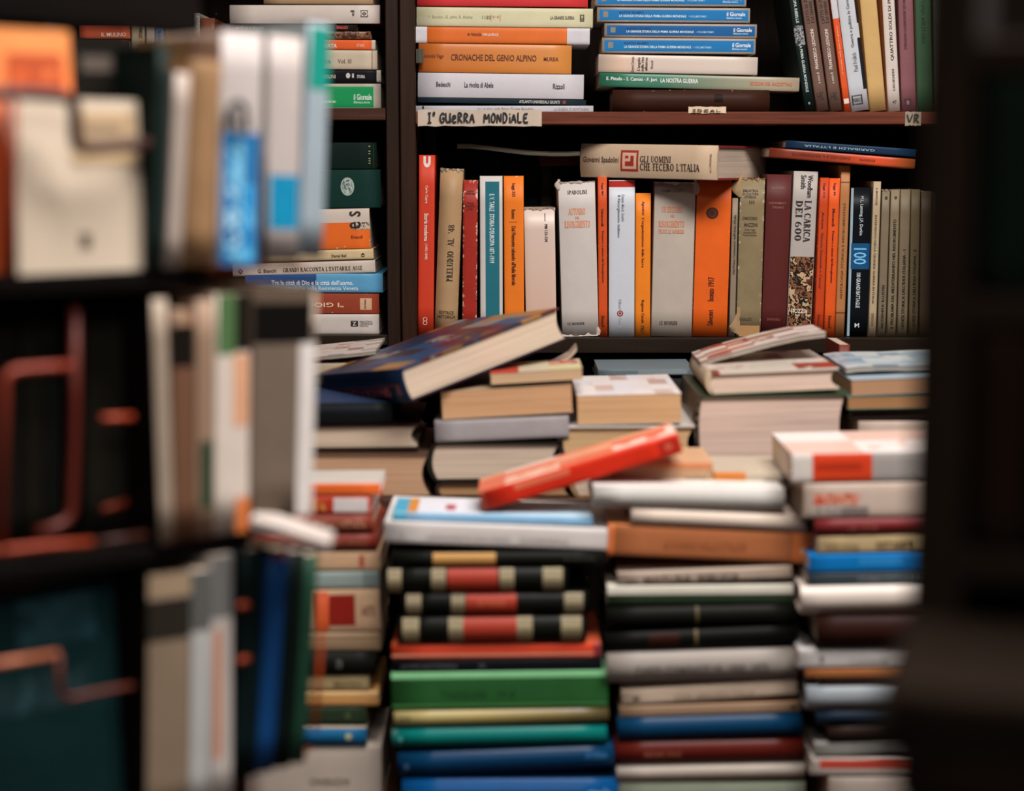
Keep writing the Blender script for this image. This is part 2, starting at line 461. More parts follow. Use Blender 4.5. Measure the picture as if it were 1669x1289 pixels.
def serif(s):
    """roman capitals with thick stems, thin strokes and serifs"""
    SW, TH, SE = .22, .10, .075
    P = []
    def rect(x0, y0, x1, y1): P.append([(x0, y0), (x1, y0), (x1, y1), (x0, y1)])
    def stem(x, y0=0, y1=1, w=SW, sf='tb'):
        rect(x, y0, x + w, y1); e = .09
        if 't' in sf: rect(x - e, y1 - SE, x + w + e, y1)
        if 'b' in sf: rect(x - e, y0, x + w + e, y0 + SE)
    def dia(x0, y0, x1, y1, w): P.append([(x0, y0), (x0 + w, y0), (x1 + w, y1), (x1, y1)])
    def arc(cx, cy, rx, ry, a0, a1, wt=SW, wn=TH):
        n = max(4, int(abs(a1 - a0) / 22)); prev = None
        for i in range(n + 1):
            a = math.radians(a0 + (a1 - a0) * i / n); c, q = math.cos(a), math.sin(a)
            cur = ((cx + rx * c, cy + ry * q), (cx + (rx - wt) * c, cy + (ry - wn) * q))
            if prev: P.append([prev[0], cur[0], cur[1], prev[1]])
            prev = cur
    x = 0; out = []
    for ch in s:
        P = []; w = .7
        if ch == 'A': dia(.02, 0, .33, 1, TH); dia(.62, 0, .30, 1, SW); rect(.16, .32, .62, .32 + TH); rect(-.06, 0, .16, SE); rect(.5, 0, .88, SE); w = .82
        elif ch == 'B': stem(.06); arc(.2, .75, .42, .25, -90, 90); arc(.2, .27, .48, .27, -90, 90); w = .74
        elif ch in 'CG':
            arc(.45, .5, .45, .5, 45, 318); rect(.72, .64, .78, .92)
            if ch == 'G': rect(.64, .08, .64 + SW, .42); rect(.56, .40, .90, .45)
            w = .86
        elif ch == 'D': stem(.06); arc(.2, .5, .55, .5, -90, 90); w = .82
        elif ch in 'EFL':
            stem(.06)
            if ch != 'L': rect(.1, 1 - TH, .6, 1); rect(.56, .76, .62, 1); rect(.1, .48, .46, .48 + TH); rect(.43, .38, .48, .64)
            if ch != 'F': rect(.1, 0, .64, TH); rect(.60, 0, .66, .26)
            w = .7 if ch != 'F' else .66
        elif ch == 'H': stem(.06); stem(.6); rect(.1, .48, .7, .48 + TH); w = .86
        elif ch == 'I': stem(.1); w = .38
        elif ch == 'M': stem(.06, w=TH); stem(.78); dia(.40, 0, .06, 1, SW); dia(.42, 0, .80, 1, TH); w = 1.06
        elif ch == 'N': stem(.06, w=TH); stem(.66, w=TH); dia(.55, 0, .04, 1, SW); w = .84
        elif ch in 'OQ0':
            rx = .46 if ch != '0' else .36; arc(rx, .5, rx, .5, 0, 360); w = 2 * rx + .04
        elif ch in 'PR':
            stem(.06); arc(.2, .74, .44, .26, -90, 90)
            if ch == 'R': dia(.56, 0, .30, .5, SW); rect(.56, 0, .82, SE)
            w = .68 if ch == 'P' else .82
        elif ch == 'S': arc(.31, .74, .29, .26, 30, 270, .11); arc(.31, .27, .31, .27, -150, 90, .14); rect(.53, .7, .58, .96); rect(.02, .04, .07, .32); w = .66
        elif ch == 'T': stem(.32, sf='b'); rect(.02, 1 - TH, .78, 1); rect(.02, .74, .07, 1); rect(.73, .74, .78, 1); w = .82
        elif ch == 'U': rect(.08, .3, .08 + SW, 1); rect(.66, .3, .66 + TH, 1); arc(.405, .32, .325, .32, 180, 360, .12); rect(0, 1 - SE, .34, 1); rect(.57, 1 - SE, .82, 1); w = .84
        elif ch == 'V': dia(.34, 0, .04, 1, SW); dia(.36, 0, .66, 1, TH); rect(-.04, 1 - SE, .32, 1); rect(.58, 1 - SE, .82, 1); w = .8
        elif ch == 'Z': rect(.04, 1 - TH, .64, 1); rect(.04, 0, .66, TH); dia(.04, 0, .46, 1, SW); w = .72
        elif ch == '6': arc(.33, .3, .33, .3, 0, 360, .15); arc(.48, .48, .48, .52, 100, 190, .16); w = .72
        elif ch == '4': stem(.4, sf='b'); rect(0, .25, .7, .25 + TH); dia(0, .28, .42, 1, TH); w = .76
        elif ch == '8': arc(.32, .75, .26, .25, 0, 360, .11); arc(.32, .26, .32, .26, 0, 360, .14); w = .7
        elif ch == "'": rect(.06, .68, .18, 1); w = .24
        elif ch == ' ': w = .4
        out += [[(px + x, py) for px, py in q] for q in P]; x += w + .09
    xs = [p[0] for q in out for p in q]; a, b = min(xs), max(xs)
    V, Fc = [], []
    for q in out:
        k = len(V); V += [((px - a) / (b - a), py) for px, py in q]; Fc.append((k, k + 1, k + 2, k + 3))
    return V, Fc
def make_texts():
    """all lettering: built-in letterforms turned into real meshes that follow each spine"""
    cache = {}; objs = []
    for t in TEXTS:
        s = t[1]
        if s in cache or s[0] == '§': continue
        cu = bpy.data.curves.new('lettering', 'FONT'); cu.body = s; cu.resolution_u = 2; cu.fill_mode = 'FRONT'
        cu.space_line = .95; cu.offset = .012
        if '\n' in s: cu.align_x = 'CENTER' if s[0] != '<' else 'LEFT'; cu.body = s.lstrip('<')
        o = bpy.data.objects.new('lettering', cu); COL.objects.link(o); cache[s] = o
    bpy.context.view_layer.update(); dg = bpy.context.evaluated_depsgraph_get()
    res = {}
    for s, o in cache.items():
        me = bpy.data.meshes.new_from_object(o.evaluated_get(dg))
        V = [(v.co.x, v.co.y) for v in me.vertices]; Fc = [tuple(p.vertices) for p in me.polygons]
        xs = [v[0] for v in V]; ys = [v[1] for v in V]
        ax, bx, ay, by = min(xs), max(xs), min(ys), max(ys)
        res[s] = ([((x - ax) / (bx - ax), (y - ay) / (by - ay)) for x, y in V], Fc)
        bpy.data.meshes.remove(me)
    for s, o in cache.items():
        c = o.data; bpy.data.objects.remove(o); bpy.data.curves.remove(c)
    for bk, s, a0, a1, v0, v1, c, d in TEXTS:
        V, Fc = serif(s[1:]) if s[0] == '§' else res[s]
        A0, A1, Z0, Z1 = bk.loc(a0, a1, v0, v1)
        put(bk, V, Fc, A0, A1, Z0, Z1, d, c, 'lettering', 9)

# ---------------------------------------------------------------- the room
def struct(name, b, m):
    v, f = boxv(*b); o = mobj(name, v, f, m); o['kind'] = 'structure'; return o
WALLM = mat('6b5a4b', .9, .2); 
struct('floor', (-2.4, 2.4, -2.6, 2.96, -.05, 0), wood('4a2f22', 1, .5))
struct('wall_back', (-2.4, 2.4, 2.86, 2.96, 0, 2.7), WALLM)
struct('wall_left', (-2.5, -2.4, -2.6, 2.96, 0, 2.7), WALLM)
struct('wall_right', (2.4, 2.5, -2.6, 2.96, 0, 2.7), WALLM)
struct('ceiling', (-2.5, 2.5, -2.6, 2.96, 2.7, 2.75), mat('8a8078', .9, .1))
for i, ((lx, ly), sz, pw) in enumerate(LAMPS):
    r = empty('ceiling_lamp', Matrix.Translation((lx, ly, 2.62)),
              ['long white ceiling lamp above the front of the book table', 'added white ceiling lamp above the viewer, lifting the shelf shade'][i], 'lamp', 'ceiling lamps over the aisle')
    v, f = boxv(-sz[0] / 2 - .03, sz[0] / 2 + .03, -sz[1] / 2 - .03, sz[1] / 2 + .03, .02, .08, .01); mobj('housing', v, f, plain('cfcac2', .4), r)
    v, f = merge(boxv(-sz[0] / 2 - .03, sz[0] / 2 + .03, -sz[1] / 2 - .03, -sz[1] / 2 - .01, -.02, .02), boxv(-sz[0] / 2 - .03, sz[0] / 2 + .03, sz[1] / 2 + .01, sz[1] / 2 + .03, -.02, .02))
    mobj('rim', v, f, plain('cfcac2', .4), r)

# ---------------------------------------------------------------- the two bookcases
SF = 2.495; fp = front(SF)
def zpx(y, d=SF): return front(d).at(CX, y).z
def xpx(x, d=SF): return front(d).at(x, 400).x
def bookcase(xl0, xl1, xr0, xr1, shelves, label, colour, cshelf):
    X0, X1, X2, X3 = (xpx(v) for v in (xl0, xl1, xr0, xr1))
    r = empty('bookcase', Matrix.Translation(((X0 + X3) / 2, SF, 0)), label, 'bookcase', 'wooden bookcases against the back wall')
    ox = (X0 + X3) / 2
    wv, wh = wood(colour, 2), wood(colour, 0)
    for a, b in ((X0, X1), (X2, X3)):
        V, Fc = boxv(0, 2.2, 0, .34, a - ox + .0005, b - ox - .0005, .0015)
        V = [(z, y, x) for x, y, z in V]; Fc = [q[::-1] for q in Fc]
        mobj('upright', V, Fc, wv, r)
    for i_, (zt, zb) in enumerate(shelves):
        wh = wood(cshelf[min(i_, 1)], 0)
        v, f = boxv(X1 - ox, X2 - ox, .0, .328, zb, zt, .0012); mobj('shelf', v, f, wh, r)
    v, f = boxv(X1 - ox, X2 - ox, .329, .34, 0.02, 2.2); mobj('back_panel', v, f, wood('0e0906', 2, .8), r)
    return r
ZA, ZB = zpx(182), zpx(551)            # right bookcase shelf tops
ZC, ZD = zpx(176), zpx(546.5)          # left bookcase shelf tops
low = [(.74, .72), (.36, .34), (.08, .06), (2.2, 2.18), (1.9, 1.88)]
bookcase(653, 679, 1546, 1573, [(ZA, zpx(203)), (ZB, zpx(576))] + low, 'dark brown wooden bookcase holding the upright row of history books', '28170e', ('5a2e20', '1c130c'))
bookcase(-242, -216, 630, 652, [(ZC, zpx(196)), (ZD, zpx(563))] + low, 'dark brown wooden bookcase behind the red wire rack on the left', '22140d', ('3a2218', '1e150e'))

# paper shelf tags
def strip(name, label, d, x0, x1, y0, y1, colour, thick=.0012, wob=.0012, n=14, cat='shelf label', jag=1.0, group='paper labels on the shelf edge'):
    pl = front(d); c = pl.at((x0 + x1) / 2, y1); r = empty(name, Matrix.Translation(c), label, cat, group)
    a, b = pl.at(x0, y0), pl.at(x1, y1); W = b.x - a.x; H = a.z - b.z; rnd = random.Random(x0)
    V = []; Fc = []
    for i in range(n + 1):
        u = i / n; yy = -thick - wob * (.5 + .5 * math.sin(u * 9 + x0)) * .5
        for z in (0 + rnd.uniform(-1, .2) * .0012 * jag, H / 2, H + rnd.uniform(-.6, .6) * .0010 * jag):
            V.append((-W / 2 + W * u, yy, z))
    k = len(V)
    V += [(x, -.0003, z) for x, y, z in V]
    for i in range(n):
        for j in (0, 1):
            q = (3 * i + j, 3 * i + 3 + j, 3 * i + 4 + j, 3 * i + 1 + j); Fc += [q, tuple(k + t for t in q)[::-1]]
        Fc += [(3 * i, k + 3 * i, k + 3 * i + 3, 3 * i + 3), (3 * i + 2, 3 * i + 5, k + 3 * i + 5, k + 3 * i + 2)]
    Fc += [(0, 1, k + 1, k), (1, 2, k + 2, k + 1), (3 * n, k + 3 * n, k + 3 * n + 1, 3 * n + 1), (3 * n + 1, k + 3 * n + 1, k + 3 * n + 2, 3 * n + 2)]
    mobj('paper', V, Fc, mat(colour, .8, .25), r)
    return r, W, H
HAND = {'I': [[(.1, 1), (.9, 1)], [(.5, 1), (.5, 0)], [(0, 0), (1, 0)]], 'o': [[(.3, .85), (.6, .7), (.9, .95), (.6, 1.1), (.3, .85)]],
 'G': [[(1, .85), (.6, 1), (.15, .75), (.05, .3), (.4, 0), (.85, .12), (.9, .5), (.5, .48)]], 'U': [[(0, 1), (.05, .25), (.4, 0), (.85, .2), (.95, 1)], [(.95, .4), (1, 0)]],
 'e': [[(.1, .4), (.85, .5), (.7, .8), (.3, .75), (.08, .35), (.4, 0), (.95, .12)]], 'R': [[(.1, 0), (.15, 1), (.7, .95), (.85, .7), (.2, .48), (.95, 0)]],
 'A': [[(0, 0), (.5, 1), (.95, 0)], [(.15, .38), (.85, .42)]], 'M': [[(0, 0), (.1, 1), (.5, .3), (.9, 1), (1, 0)]], 'O': [[(.5, .95), (.1, .6), (.2, .12), (.6, .02), (.95, .4), (.8, .85), (.45, .95)]],
 'N': [[(.05, 0), (.1, 1), (.85, .02), (.9, 1)]], 'D': [[(.1, 0), (.15, 1)], [(.0, .98), (.6, .95), (.95, .55), (.6, .05), (.05, .02)]], 'i': [[(.5, .6), (.5, 0)], [(.5, .85), (.55, .95)]],
 'L': [[(.15, 1), (.1, .03), (.9, .08)]], 'E': [[(.95, .95), (.15, .95), (.1, .02), (1, .05)], [(.1, .5), (.75, .55)]], 'V': [[(0, 1), (.45, 0), (1, 1)]]}
def handwrite(root, s, x0, x1, z0, z1, ink='14161c', r=.0011, y=-.0034):
    wid = {'i': .45, 'o': .55, ' ': .7, 'I': .8, 'M': 1.15}; tot = sum(wid.get(c, 1) for c in s); parts = []; cx = x0
    for i, ch in enumerate(s):
        cell = (x1 - x0) * wid.get(ch, 1) / tot; w = cell * .8; cx += cell
        if ch == ' ': continue
        for st in HAND[ch]:
            pts = [(cx - cell + w * px, y, z0 + (z1 - z0) * pz * (1 + .05 * math.sin(i * 2.3))) for px, pz in st]
            parts.append(tube(roundpath(pts, .003, 3) if len(pts) > 2 else pts, r, 6))
    v, f = merge(*parts); v = [(p[0], y + (p[1] - y) * .25, p[2]) for p in v]
    mobj('handwriting', v, f, plain(ink, .6), root)
r, W, H = strip('shelf_label', 'torn cream paper shelf label with handwritten black capitals', SF, 681, 883, 179, 205, 'b5a595')
handwrite(r, 'Io GUeRRA  MONDiALE', -W * .42, W * .40, H * .20, H * .80)
r, W, H = strip('shelf_label', 'small scrap of handwritten grey shelf label near the dark right edge', SF, 1475, 1500, 182, 204, '8d8270')
handwrite(r, 'VR', -W * .4, W * .45, H * .2, H * .8, '2a241d', .0009)
r, W, H = strip('shelf_label', 'small rounded cream paper tag beneath the brown book on the shelf', SF, 1122, 1183, 174, 184, 'c9b69c', n=10)
handwrite(r, 'IDEAL', -W * .4, W * .4, H * .15, H * .55, '4a3020', .0006)
# metal shelf clip on the upright
def clip(d, x0, x1, y0, y1, label):
    pl = front(d); a, b = pl.at(x0, y0), pl.at(x1, y1)
    r = empty('shelf_clip', Matrix.Translation((a.x, d, b.z)), label, 'clip')
    v, f = boxv(0, b.x - a.x, -.003, 0, 0, a.z - b.z, .0006); mobj('plate', v, f, plain('3a3a30', .5), r)
    v, f = boxv(-.002, .0005, -.003, .012, 0, a.z - b.z, .0004); mobj('tab', v, f, plain('3a3a30', .5), r)
clip(2.506, 681, 690, 80, 103, 'small dark metal clip beside the orange chronicle book')

D1 = 2.516
ALB = .93
# ---------------------------------------------------------------- right bookcase, upper shelf, first stack
GROUP = 'books stacked flat on the upper right shelf'
K = '17130f'
lying('thin white booklet at the bottom of the stack behind the handwritten label', D1, 678, 967, 168, 180, 172, 182, 'c9c8cf', [
    ('t', 'GLI ALPINI', 778, 803, .3, .75, '8d9bb0', 'u'), ('t', 'nella Prima Guerra Mondiale', 806, 870, .25, .8, '8b7f80', 'u'), ('t', 'LA GUERRA DI MONTAGNA', 903, 960, .3, .75, '9a8f8f', 'u'),
    ('b', 688, 691, .05, .5, '20222a')], zb=ZA)
lying('thin dark slate booklet under the thick white novel', D1, 681, 955, 158.5, 167, 162, 171.5, '22303a', [
    ('t', 'ATLANTI UNIVERSALI GIUNTI', 846, 912, .2, .8, 'c9c3bb', 'u'), ('b', 917, 922, .2, .8, '9c4038')])
lying('thick white hardcover with small black title below the orange chronicle', D1, 681, 951, 118, 158.5, 121.5, 162, 'cfcad0', [
    ('t', 'Bedeschi', 711, 734, .36, .56, K, 'u'), ('t', 'La rivolta di Abele', 757, 804, .36, .58, K, 'u'), ('t', 'Rizzoli', 901, 920, .38, .60, K, 'u')], kind='h', soil=.08, bulge=.002)
lying('thick orange brown chronicle with dark capitals across its spine', D1, 682, 931, 70, 117.5, 73, 121, grad([(0, 'c4692c'), (.5, 'cf7d35'), (1, 'd48a44')]), [
    ('t', 'CRONACHE DEL GENIO ALPINO', 735, 874, .36, .58, '4a1c10', 'u'), ('t', 'Antonio Vago', 690, 723, .36, .54, '5a2412', 'u'), ('t', 'MURSIA', 886, 910, .42, .56, '5a2412', 'u')], cover='c07a3c')
lying('orange paperback with white ends below the cream history book', D1, 678, 961, 43, 69.5, 46, 72.5, 'e0712f', [
    ('b', 678, 696, 0, 1, 'd3cfd4'), ('b', 924, 961, 0, 1, 'd3cfd4'), ('t', 'IN TRINCEA', 762, 785, .38, .54, '331208', 'u'), ('t', 'CON LA CROCE', 786, 812, .38, .54, 'e8d9d0', 'u')], cover='d3cfd4')
lying('pale cream green paperback about the great war near the top of the stack', D1, 679, 966, 10, 42.5, 14, 45.5, 'd6d0ac', [
    ('t', 'P. Sandon, G. John, R. Stiche', 698, 770, .42, .62, '9aa080', 'u'), ('t', '1183', 786, 800, .42, .60, '6d6f55', 'u'), ('t', '|+·+|', 800, 816, .34, .7, 'b58a60', 'u'), ('t', 'LA GRANDE GUERRA', 897, 936, .40, .58, '2b2a1c', 'u'),
    ('r', 945, 952, .32, .68, '23221a'), ('o', 946.5, 950.5, .36, .5, 'b9b595'), ('c', 946.5, 950.5, .5, .64, 'b9b595')])
lying('red hardcover lying highest on the left stack of the upper shelf', D1, 680, 958, -30, 9.5, -27, 12, 'd2383a')
# second stack
lying('dark brown leather book with worn spine at the bottom of the blue stack', D1, 998, 1253, 143, 181, 146, 182, '3a2118', [('b', 1163, 1177, .2, .55, '1d110c')], kind='h', wear=.1, zb=ZA)
lying('green paperback fading to grey with white and orange title', D1, 977, 1302, 118, 141, 124, 149.5, grad([(0, '2f7358'), (.3, '3f7a62'), (.62, '8b8d78'), (1, 'b3a58d')]), [
    ('t', 'E. Pittalis - S. Camini - F. Jori', 988, 1070, .28, .60, 'dfe5dc', 'u'), ('t', 'LA NOSTRA GUERRA', 1076, 1137, .28, .60, 'dfe5dc', 'u'), ('t', 'EDIZIONI DEL GAZZETTINO', 1222, 1291, .38, .62, 'c5603f', 'u')], cover='b9b39c', wear=.25, D=.17)
lying('cream white hardcover under the three blue history volumes', D1, 975, 1234, 88, 117.5, 89, 122.5, grad([(0, 'd3bfae'), (.15, 'dcbca6'), (.3, 'd2c0b4'), (1, 'd4c6bb')]), [
    ('t', 'Giovanni Comisso', 1028, 1033, .1, .98, '6d4a3c', 'v'), ('t', "L'angelo\nsulla riva\nalbatros", 1038, 1055, .1, .9, '3c2a22', 'v'), ('t', 'Rizzoli', 1060, 1064, .3, .75, '6a5a50', 'v')], D=.15)
def giornale(lab, x0, x1, lt, lb, rt, rb, c, sh):
    return lying(lab, D1, x0, x1, lt, lb, rt, rb, 'a89a90', [
        ('b', x0 + 4, x1 - 3, .14, .86, c), ('b', x0 + 10, x0 + 18, .28, .66, '8d8577'), ('t', 'MARTIN GILBERT', x0 + 36, x0 + 76, .26, .4, '0d3c66', 'u'),
        ('t', 'LA GRANDE STORIA DELLA PRIMA GUERRA MONDIALE', x0 + 36, x0 + 145, .5, .66, 'cfdfe8', 'u'), ('t', '• VOLUME PRIMO', x0 + 149, x0 + 178, .52, .66, '9cc0d6', 'u'),
        ('t', 'il Giornale', x1 - 38, x1 - 8, .28, .56, 'dfe9ee', 'u'), ('t', 'Biblioteca storica', x1 - 38, x1 - 14, .62, .74, 'bcd5e2', 'u')], cover='8d8378', wear=.2)
giornale('bright blue history volume lying directly on the cream white hardcover', 981, 1231, 61, 86.5, 63, 88.5, '1675b4', 0)
giornale('darker blue history volume, middle one of the three with full titles', 985, 1233, 37.5, 60.5, 38, 62.5, '135c99', 0)
giornale('bright blue history volume above the darker blue one', 973, 1222, 11.5, 36, 12.5, 37.5, '1675b4', 0)
giornale('blue history volume cut off by the top of the photograph', 970, 1216, -14, 10, -14, 11, '1575b6', 0)
# leaning books
GROUP = 'books leaning at the right of the upper shelf'
def lean(label, tx, bx, w0, w1, col, items=(), **kw):
    # tx/bx: left edge at y=0 and at y=181; extended above the frame
    k = (tx - bx) / 181.0; up = 66
    return standing(label, D1, (tx + k * up, tx + k * up + w0, -up), (bx, bx + w1, 181), col, items, zb=ZA, **kw)
lean('thin dark green black book leaning furthest left beside the fallen stack', 1285, 1312, 18, 17, '15211f', [('t', 'LA PRIMA GUERRA MONDIALE', 72, 150, .35, .62, 'b9c2bd', 'd'), ('t', 'EUROPA RIBELLE', -14, 38, .38, .66, 'b9c2bd', 'd'), ('b', 42, 74, .04, .96, art(['11161c', '3c4048', '9a9a98', '20242c'], 260, 3)), ('t', 'e', 166, 170, .4, .6, '8b9a94', 'h')])
lean('first of two matching brown grey leaning books with white lettering', 1305, 1331, 21, 20, '6d5146', [('t', 'FRANCESCO LEONCINI', 48, 113, .38, .64, 'd8cbbf', 'u'), ('t', 'a cura di', 118, 136, .4, .62, 'c9b8a8', 'u'), ('t', "L'ATTO DI ZURIGO", -20, 38, .2, .48, '2b1d17', 'u'), ('t', 'E LA GRANDE GUERRA', -20, 38, .58, .84, '2b1d17', 'u'), ('t', 'HK', 150, 163, .2, .75, '231a15', 'h')])
lean('second of two matching brown grey leaning books with white lettering', 1329, 1353, 21, 20, '6f5348', [('t', 'FRANCESCO LEONCINI', 48, 113, .38, .64, 'd8cbbf', 'u'), ('t', 'a cura di', 118, 136, .4, .62, 'c9b8a8', 'u'), ('t', "L'ATTO DI ZURIGO", -20, 38, .2, .48, '2b1d17', 'u'), ('t', 'E LA GRANDE GUERRA', -20, 38, .58, .84, '2b1d17', 'u'), ('t', 'HK', 150, 163, .2, .75, '231a15', 'h')])
lean('thin orange leaning book with a white upper end', 1353, 1376, 11, 11, 'dc5526', [('b', -60, 30, 0, 1, 'c9c6cc'), ('t', 'Il Veneto nella grande guerra', 42, 120, .35, .6, 'f0b090', 'u'), ('b', 160, 168, .1, .9, 'e8d4c8')])
lean('white leaning book with thin grey title and black picture strip', 1364, 1387.5, 31, 29, 'c4c6cc', [('t', 'Guerra e politica in Germania 1914', -30, 78, .42, .66, '5b6065', 'u'), ('t', 'Paul Frölich', 87, 117, .42, .66, '777d84', 'u'), ('f', 155, 171, .1, .7, '23262b'), ('t', 'PGRECO', 160, 166, .18, .62, '23262b', 'h'), ('b', 64, 147, .82, 1, '1c2129'), ('b', -60, 40, .92, 1, '1c2129')], D=.16)
lean('plain yellow leaning book with rubbed edges', 1401, 1417.5, 28, 27, 'cba66c', wear=.12, cover='c98d3c')
lean('cream leaning book with spaced black capitals and number 47', 1438, 1446, 18, 23, 'd3c6bd', [('t', 'QUATTRO SOLDI DI PELLE', -18, 98, .42, .72, '2a2623', 'u'), ('t', 'LUIGI MONDINI', 112, 147, .46, .66, '6d625a', 'u'), ('t', '47', 163, 168, .38, .72, '2a2623', 'h')], cover='d08a58')
lean('dull purple brown book standing right of the cream one', 1463, 1470, 26, 23, '83545a', [('t', 'STORIA DEL RISORGIMENTO NAZIONALE', -10, 80, .3, .5, '4a2c30', 'd'), ('r', 160, 172, .2, .65, '2c1c1e'), ('o', 162, 170, .32, .54, '83545a')])
lean('dull green book at the right end beside the dark foreground', 1491, 1496, 27, 24, '3b5d41', [('t', 'STORIA MILITARE', -10, 70, .35, .6, '233a2a', 'd')], cover='a8926f')
lean('grey green book half lost behind the dark foreground', 1520, 1522, 20, 20, '4a5248')

# ---------------------------------------------------------------- right bookcase, middle shelf
GROUP = 'books standing upright on the middle right shelf'
D2 = 2.516
def st(label, tl, tr, yt, bl, br, col, items=(), **kw):
    return standing(label, D2, (tl, tr, yt), (bl, br, 548), col, items, zb=ZB, **kw)
OK = '3a1408'
st('tall red orange book with a white U at its top, first in the row', 682, 710, 253, 681.5, 706, 'cf3f26', [('U', 255, 273, .28, .74, 'eae0dc', 'h'), ('t', 'Carlo Capra', 302, 331, .38, .58, 'e9c9bb', 'd'), ('t', 'Storia moderna', 347, 392, .36, .62, 'f2ddd2', 'd'), ('t', '(1492-1848)', 396, 422, .38, .58, 'eac4b4', 'd'), ('c', 516, 523, .32, .6, 'e8c0b0'), ('c', 522, 529, .32, .6, 'e8c0b0')], soil=.06, D=.16, pages='c9c6c4')
st('khaki cloth book with creased spine and dark upright capitals', 716, 757, 276, 709, 743.5, 'b5926c', [('t', "§PRELUDIO  AL  '48", 366, 458, .45, .72, '2c2519', 'u'), ('t', 'EDITRICE\nHISTORICA', 506, 518, .12, .9, '3a2f1f', 'h')], kind='h', torn='b', wear=.3, soil=.2, weave=1)
st('narrow dark red book with badly flaked spine', 756, 778, 294, 752, 778, 'a52c20', [('t', 'ALDO\nFERRARI', 310, 317, .2, .8, '3d0f0a', 'h'), ('t', "L'ITALIA\nDURANTE\nLA RIV", 329, 342, .15, .8, '3d0f0a', 'h'), ('t', 'LATERZA', 519, 523, .2, .8, '4a140c', 'h')], wear=.85, soil=.25)
st('white book with a tall teal panel down its spine', 782, 819, 287, 782.5, 820, 'd0c8c4', [('b', 296, 540, .24, .86, '25707f'), ('t', "E. V. TARLE", 316, 344, .42, .64, 'd4dedf', 'd'), ('t', "STORIA D'EUROPA 1871-1919", 348, 428, .42, .64, 'd4dedf', 'd')], soil=.1, wear=.1)
st('bright orange essay book with a small black title running down', 821, 853.5, 287, 822, 855, 'ee7d24', [('t', 'Saggi 223', 298, 320, .38, .58, OK, 'd'), ('t', 'Romeo', 341, 356, .38, .58, OK, 'd'), ('b', 361, 361.8, .25, .65, '9b4a14'), ('t', 'Dal Piemonte sabaudo all\'Italia liberale', 368, 464, .38, .6, OK, 'd'), ('t', 'Einaudi', 516, 538, .38, .6, OK, 'd')], wear=.18, cover='d9611d')
st('short plain white book with yellowed edge and tiny black number', 854, 904, 340, 857, 908, grad([(0, 'd9a98f'), (.25, 'd8b6a4'), (1, 'd8c3b8')]), [('t', 'PM 133-134', 366, 394, .66, .76, '1e1a18', 'd'), ('b', 348, 361, .665, .69, '1e1a18')], torn='b', soil=.08, cover='8b6a54')
st('broad white jacketed book with orange autumn title', 907, 972, 297, 918, 974, 'ccc3bd', [('t', '§SPADOLINI', 311, 317, .24, .78, '2a2624', 'h'), ('t', '§AUTUNNO', 340, 350, .26, .72, 'd08055', 'h'), ('t', 'DEL', 353, 357, .44, .56, 'd08055', 'h'), ('t', '§RISORGIMENTO', 360, 371, .15, .84, 'd08055', 'h'), ('t', '§LE MONNIER', 525, 529, .16, .62, '2a2624', 'h')], kind='h', torn='ab', wear=.15, soil=.1, bulge=.003, D=.16, flaps=[(.985, 1, .014), (.03, -1, .011)], flapcol='c9bcb2')
st('narrow dark orange book left of the white one with red top', 974, 989.5, 289, 975.5, 990.5, 'd4511f', [('t', 'Saggi 401', 298, 318, .34, .62, OK, 'd'), ('t', 'Salvatorelli', 340, 368, .34, .62, OK, 'd'), ('t', 'Pensiero e azione del Risorgimento', 376, 460, .34, .64, OK, 'd'), ('t', 'Einaudi', 514, 532, .3, .66, OK, 'd')], wear=.2)
st('glossy white book with a red top band and red roundel', 991.5, 1036, 294, 992.5, 1033.5, 'ccd0d8', [('b', 295, 305, 0, 1, 'b92d1f'), ('t', 'Denis Mack Smith', 317, 360, .48, .6, '8a929c', 'd'), ('t', 'Il Risorgimento italiano', 318, 386, .3, .44, '6d757f', 'd'), ('o', 505, 515, .32, .56, '8d2620'), ('c', 507, 513, .37, .51, 'd8c8c4'), ('t', 'Editori', 487, 502, .38, .5, '9aa0a8', 'd'), ('t', 'Laterza', 518, 534, .38, .5, '9aa0a8', 'd')], soil=.05, cover='a8281c', rough=.35)
st('shorter bright orange book between two white spines', 1036, 1061, 315, 1034.5, 1060, 'f08420', [('t', 'Agnoletti', 328, 350, .38, .58, OK, 'd'), ('t', "L'organizzazione della Sacra", 355, 435, .36, .58, OK, 'd'), ('t', 'Regione Canale', 488, 526, .36, .6, OK, 'd'), ('t', '1967', 530, 542, .36, .6, OK, 'd')], wear=.2)
st('broad greyish white jacketed book with orange publisher title', 1065.5, 1136, 298, 1062, 1126, 'bdb0a4', [('t', 'COSIMO CECCUTI', 309, 314, .18, .68, '3a3028', 'h'), ('t', '§UN EDITORE', 337, 346, .18, .68, 'c9764a', 'h'), ('t', 'DEL', 350, 354, .4, .5, 'c9764a', 'h'), ('t', '§RISORGIMENTO', 360, 370, .12, .74, 'c9764a', 'h'), ('t', '§FELICE LE MONNIER', 374, 380, .12, .74, 'c9764a', 'h'), ('t', '§LE MONNIER', 523, 529, .2, .64, '2f2822', 'h')], kind='h', torn='b', wear=.12, soil=.12, bulge=.003, D=.16, flaps=[(.97, -1, .02)], flapcol='b5a797')
st('wide deep orange book with a dark round emblem', 1137.5, 1192, 292, 1127, 1186, 'e8641c', [('o', 338, 357, .28, .64, '4a1c0c'), ('c', 341, 354, .36, .56, '7a3010'), ('t', 'Isonzo 1917', 451, 490, .4, .58, OK, 'u'), ('t', 'Silvestri', 505, 530, .42, .58, OK, 'u')], soil=.16, wear=.06, kind='h', bulge=.002)
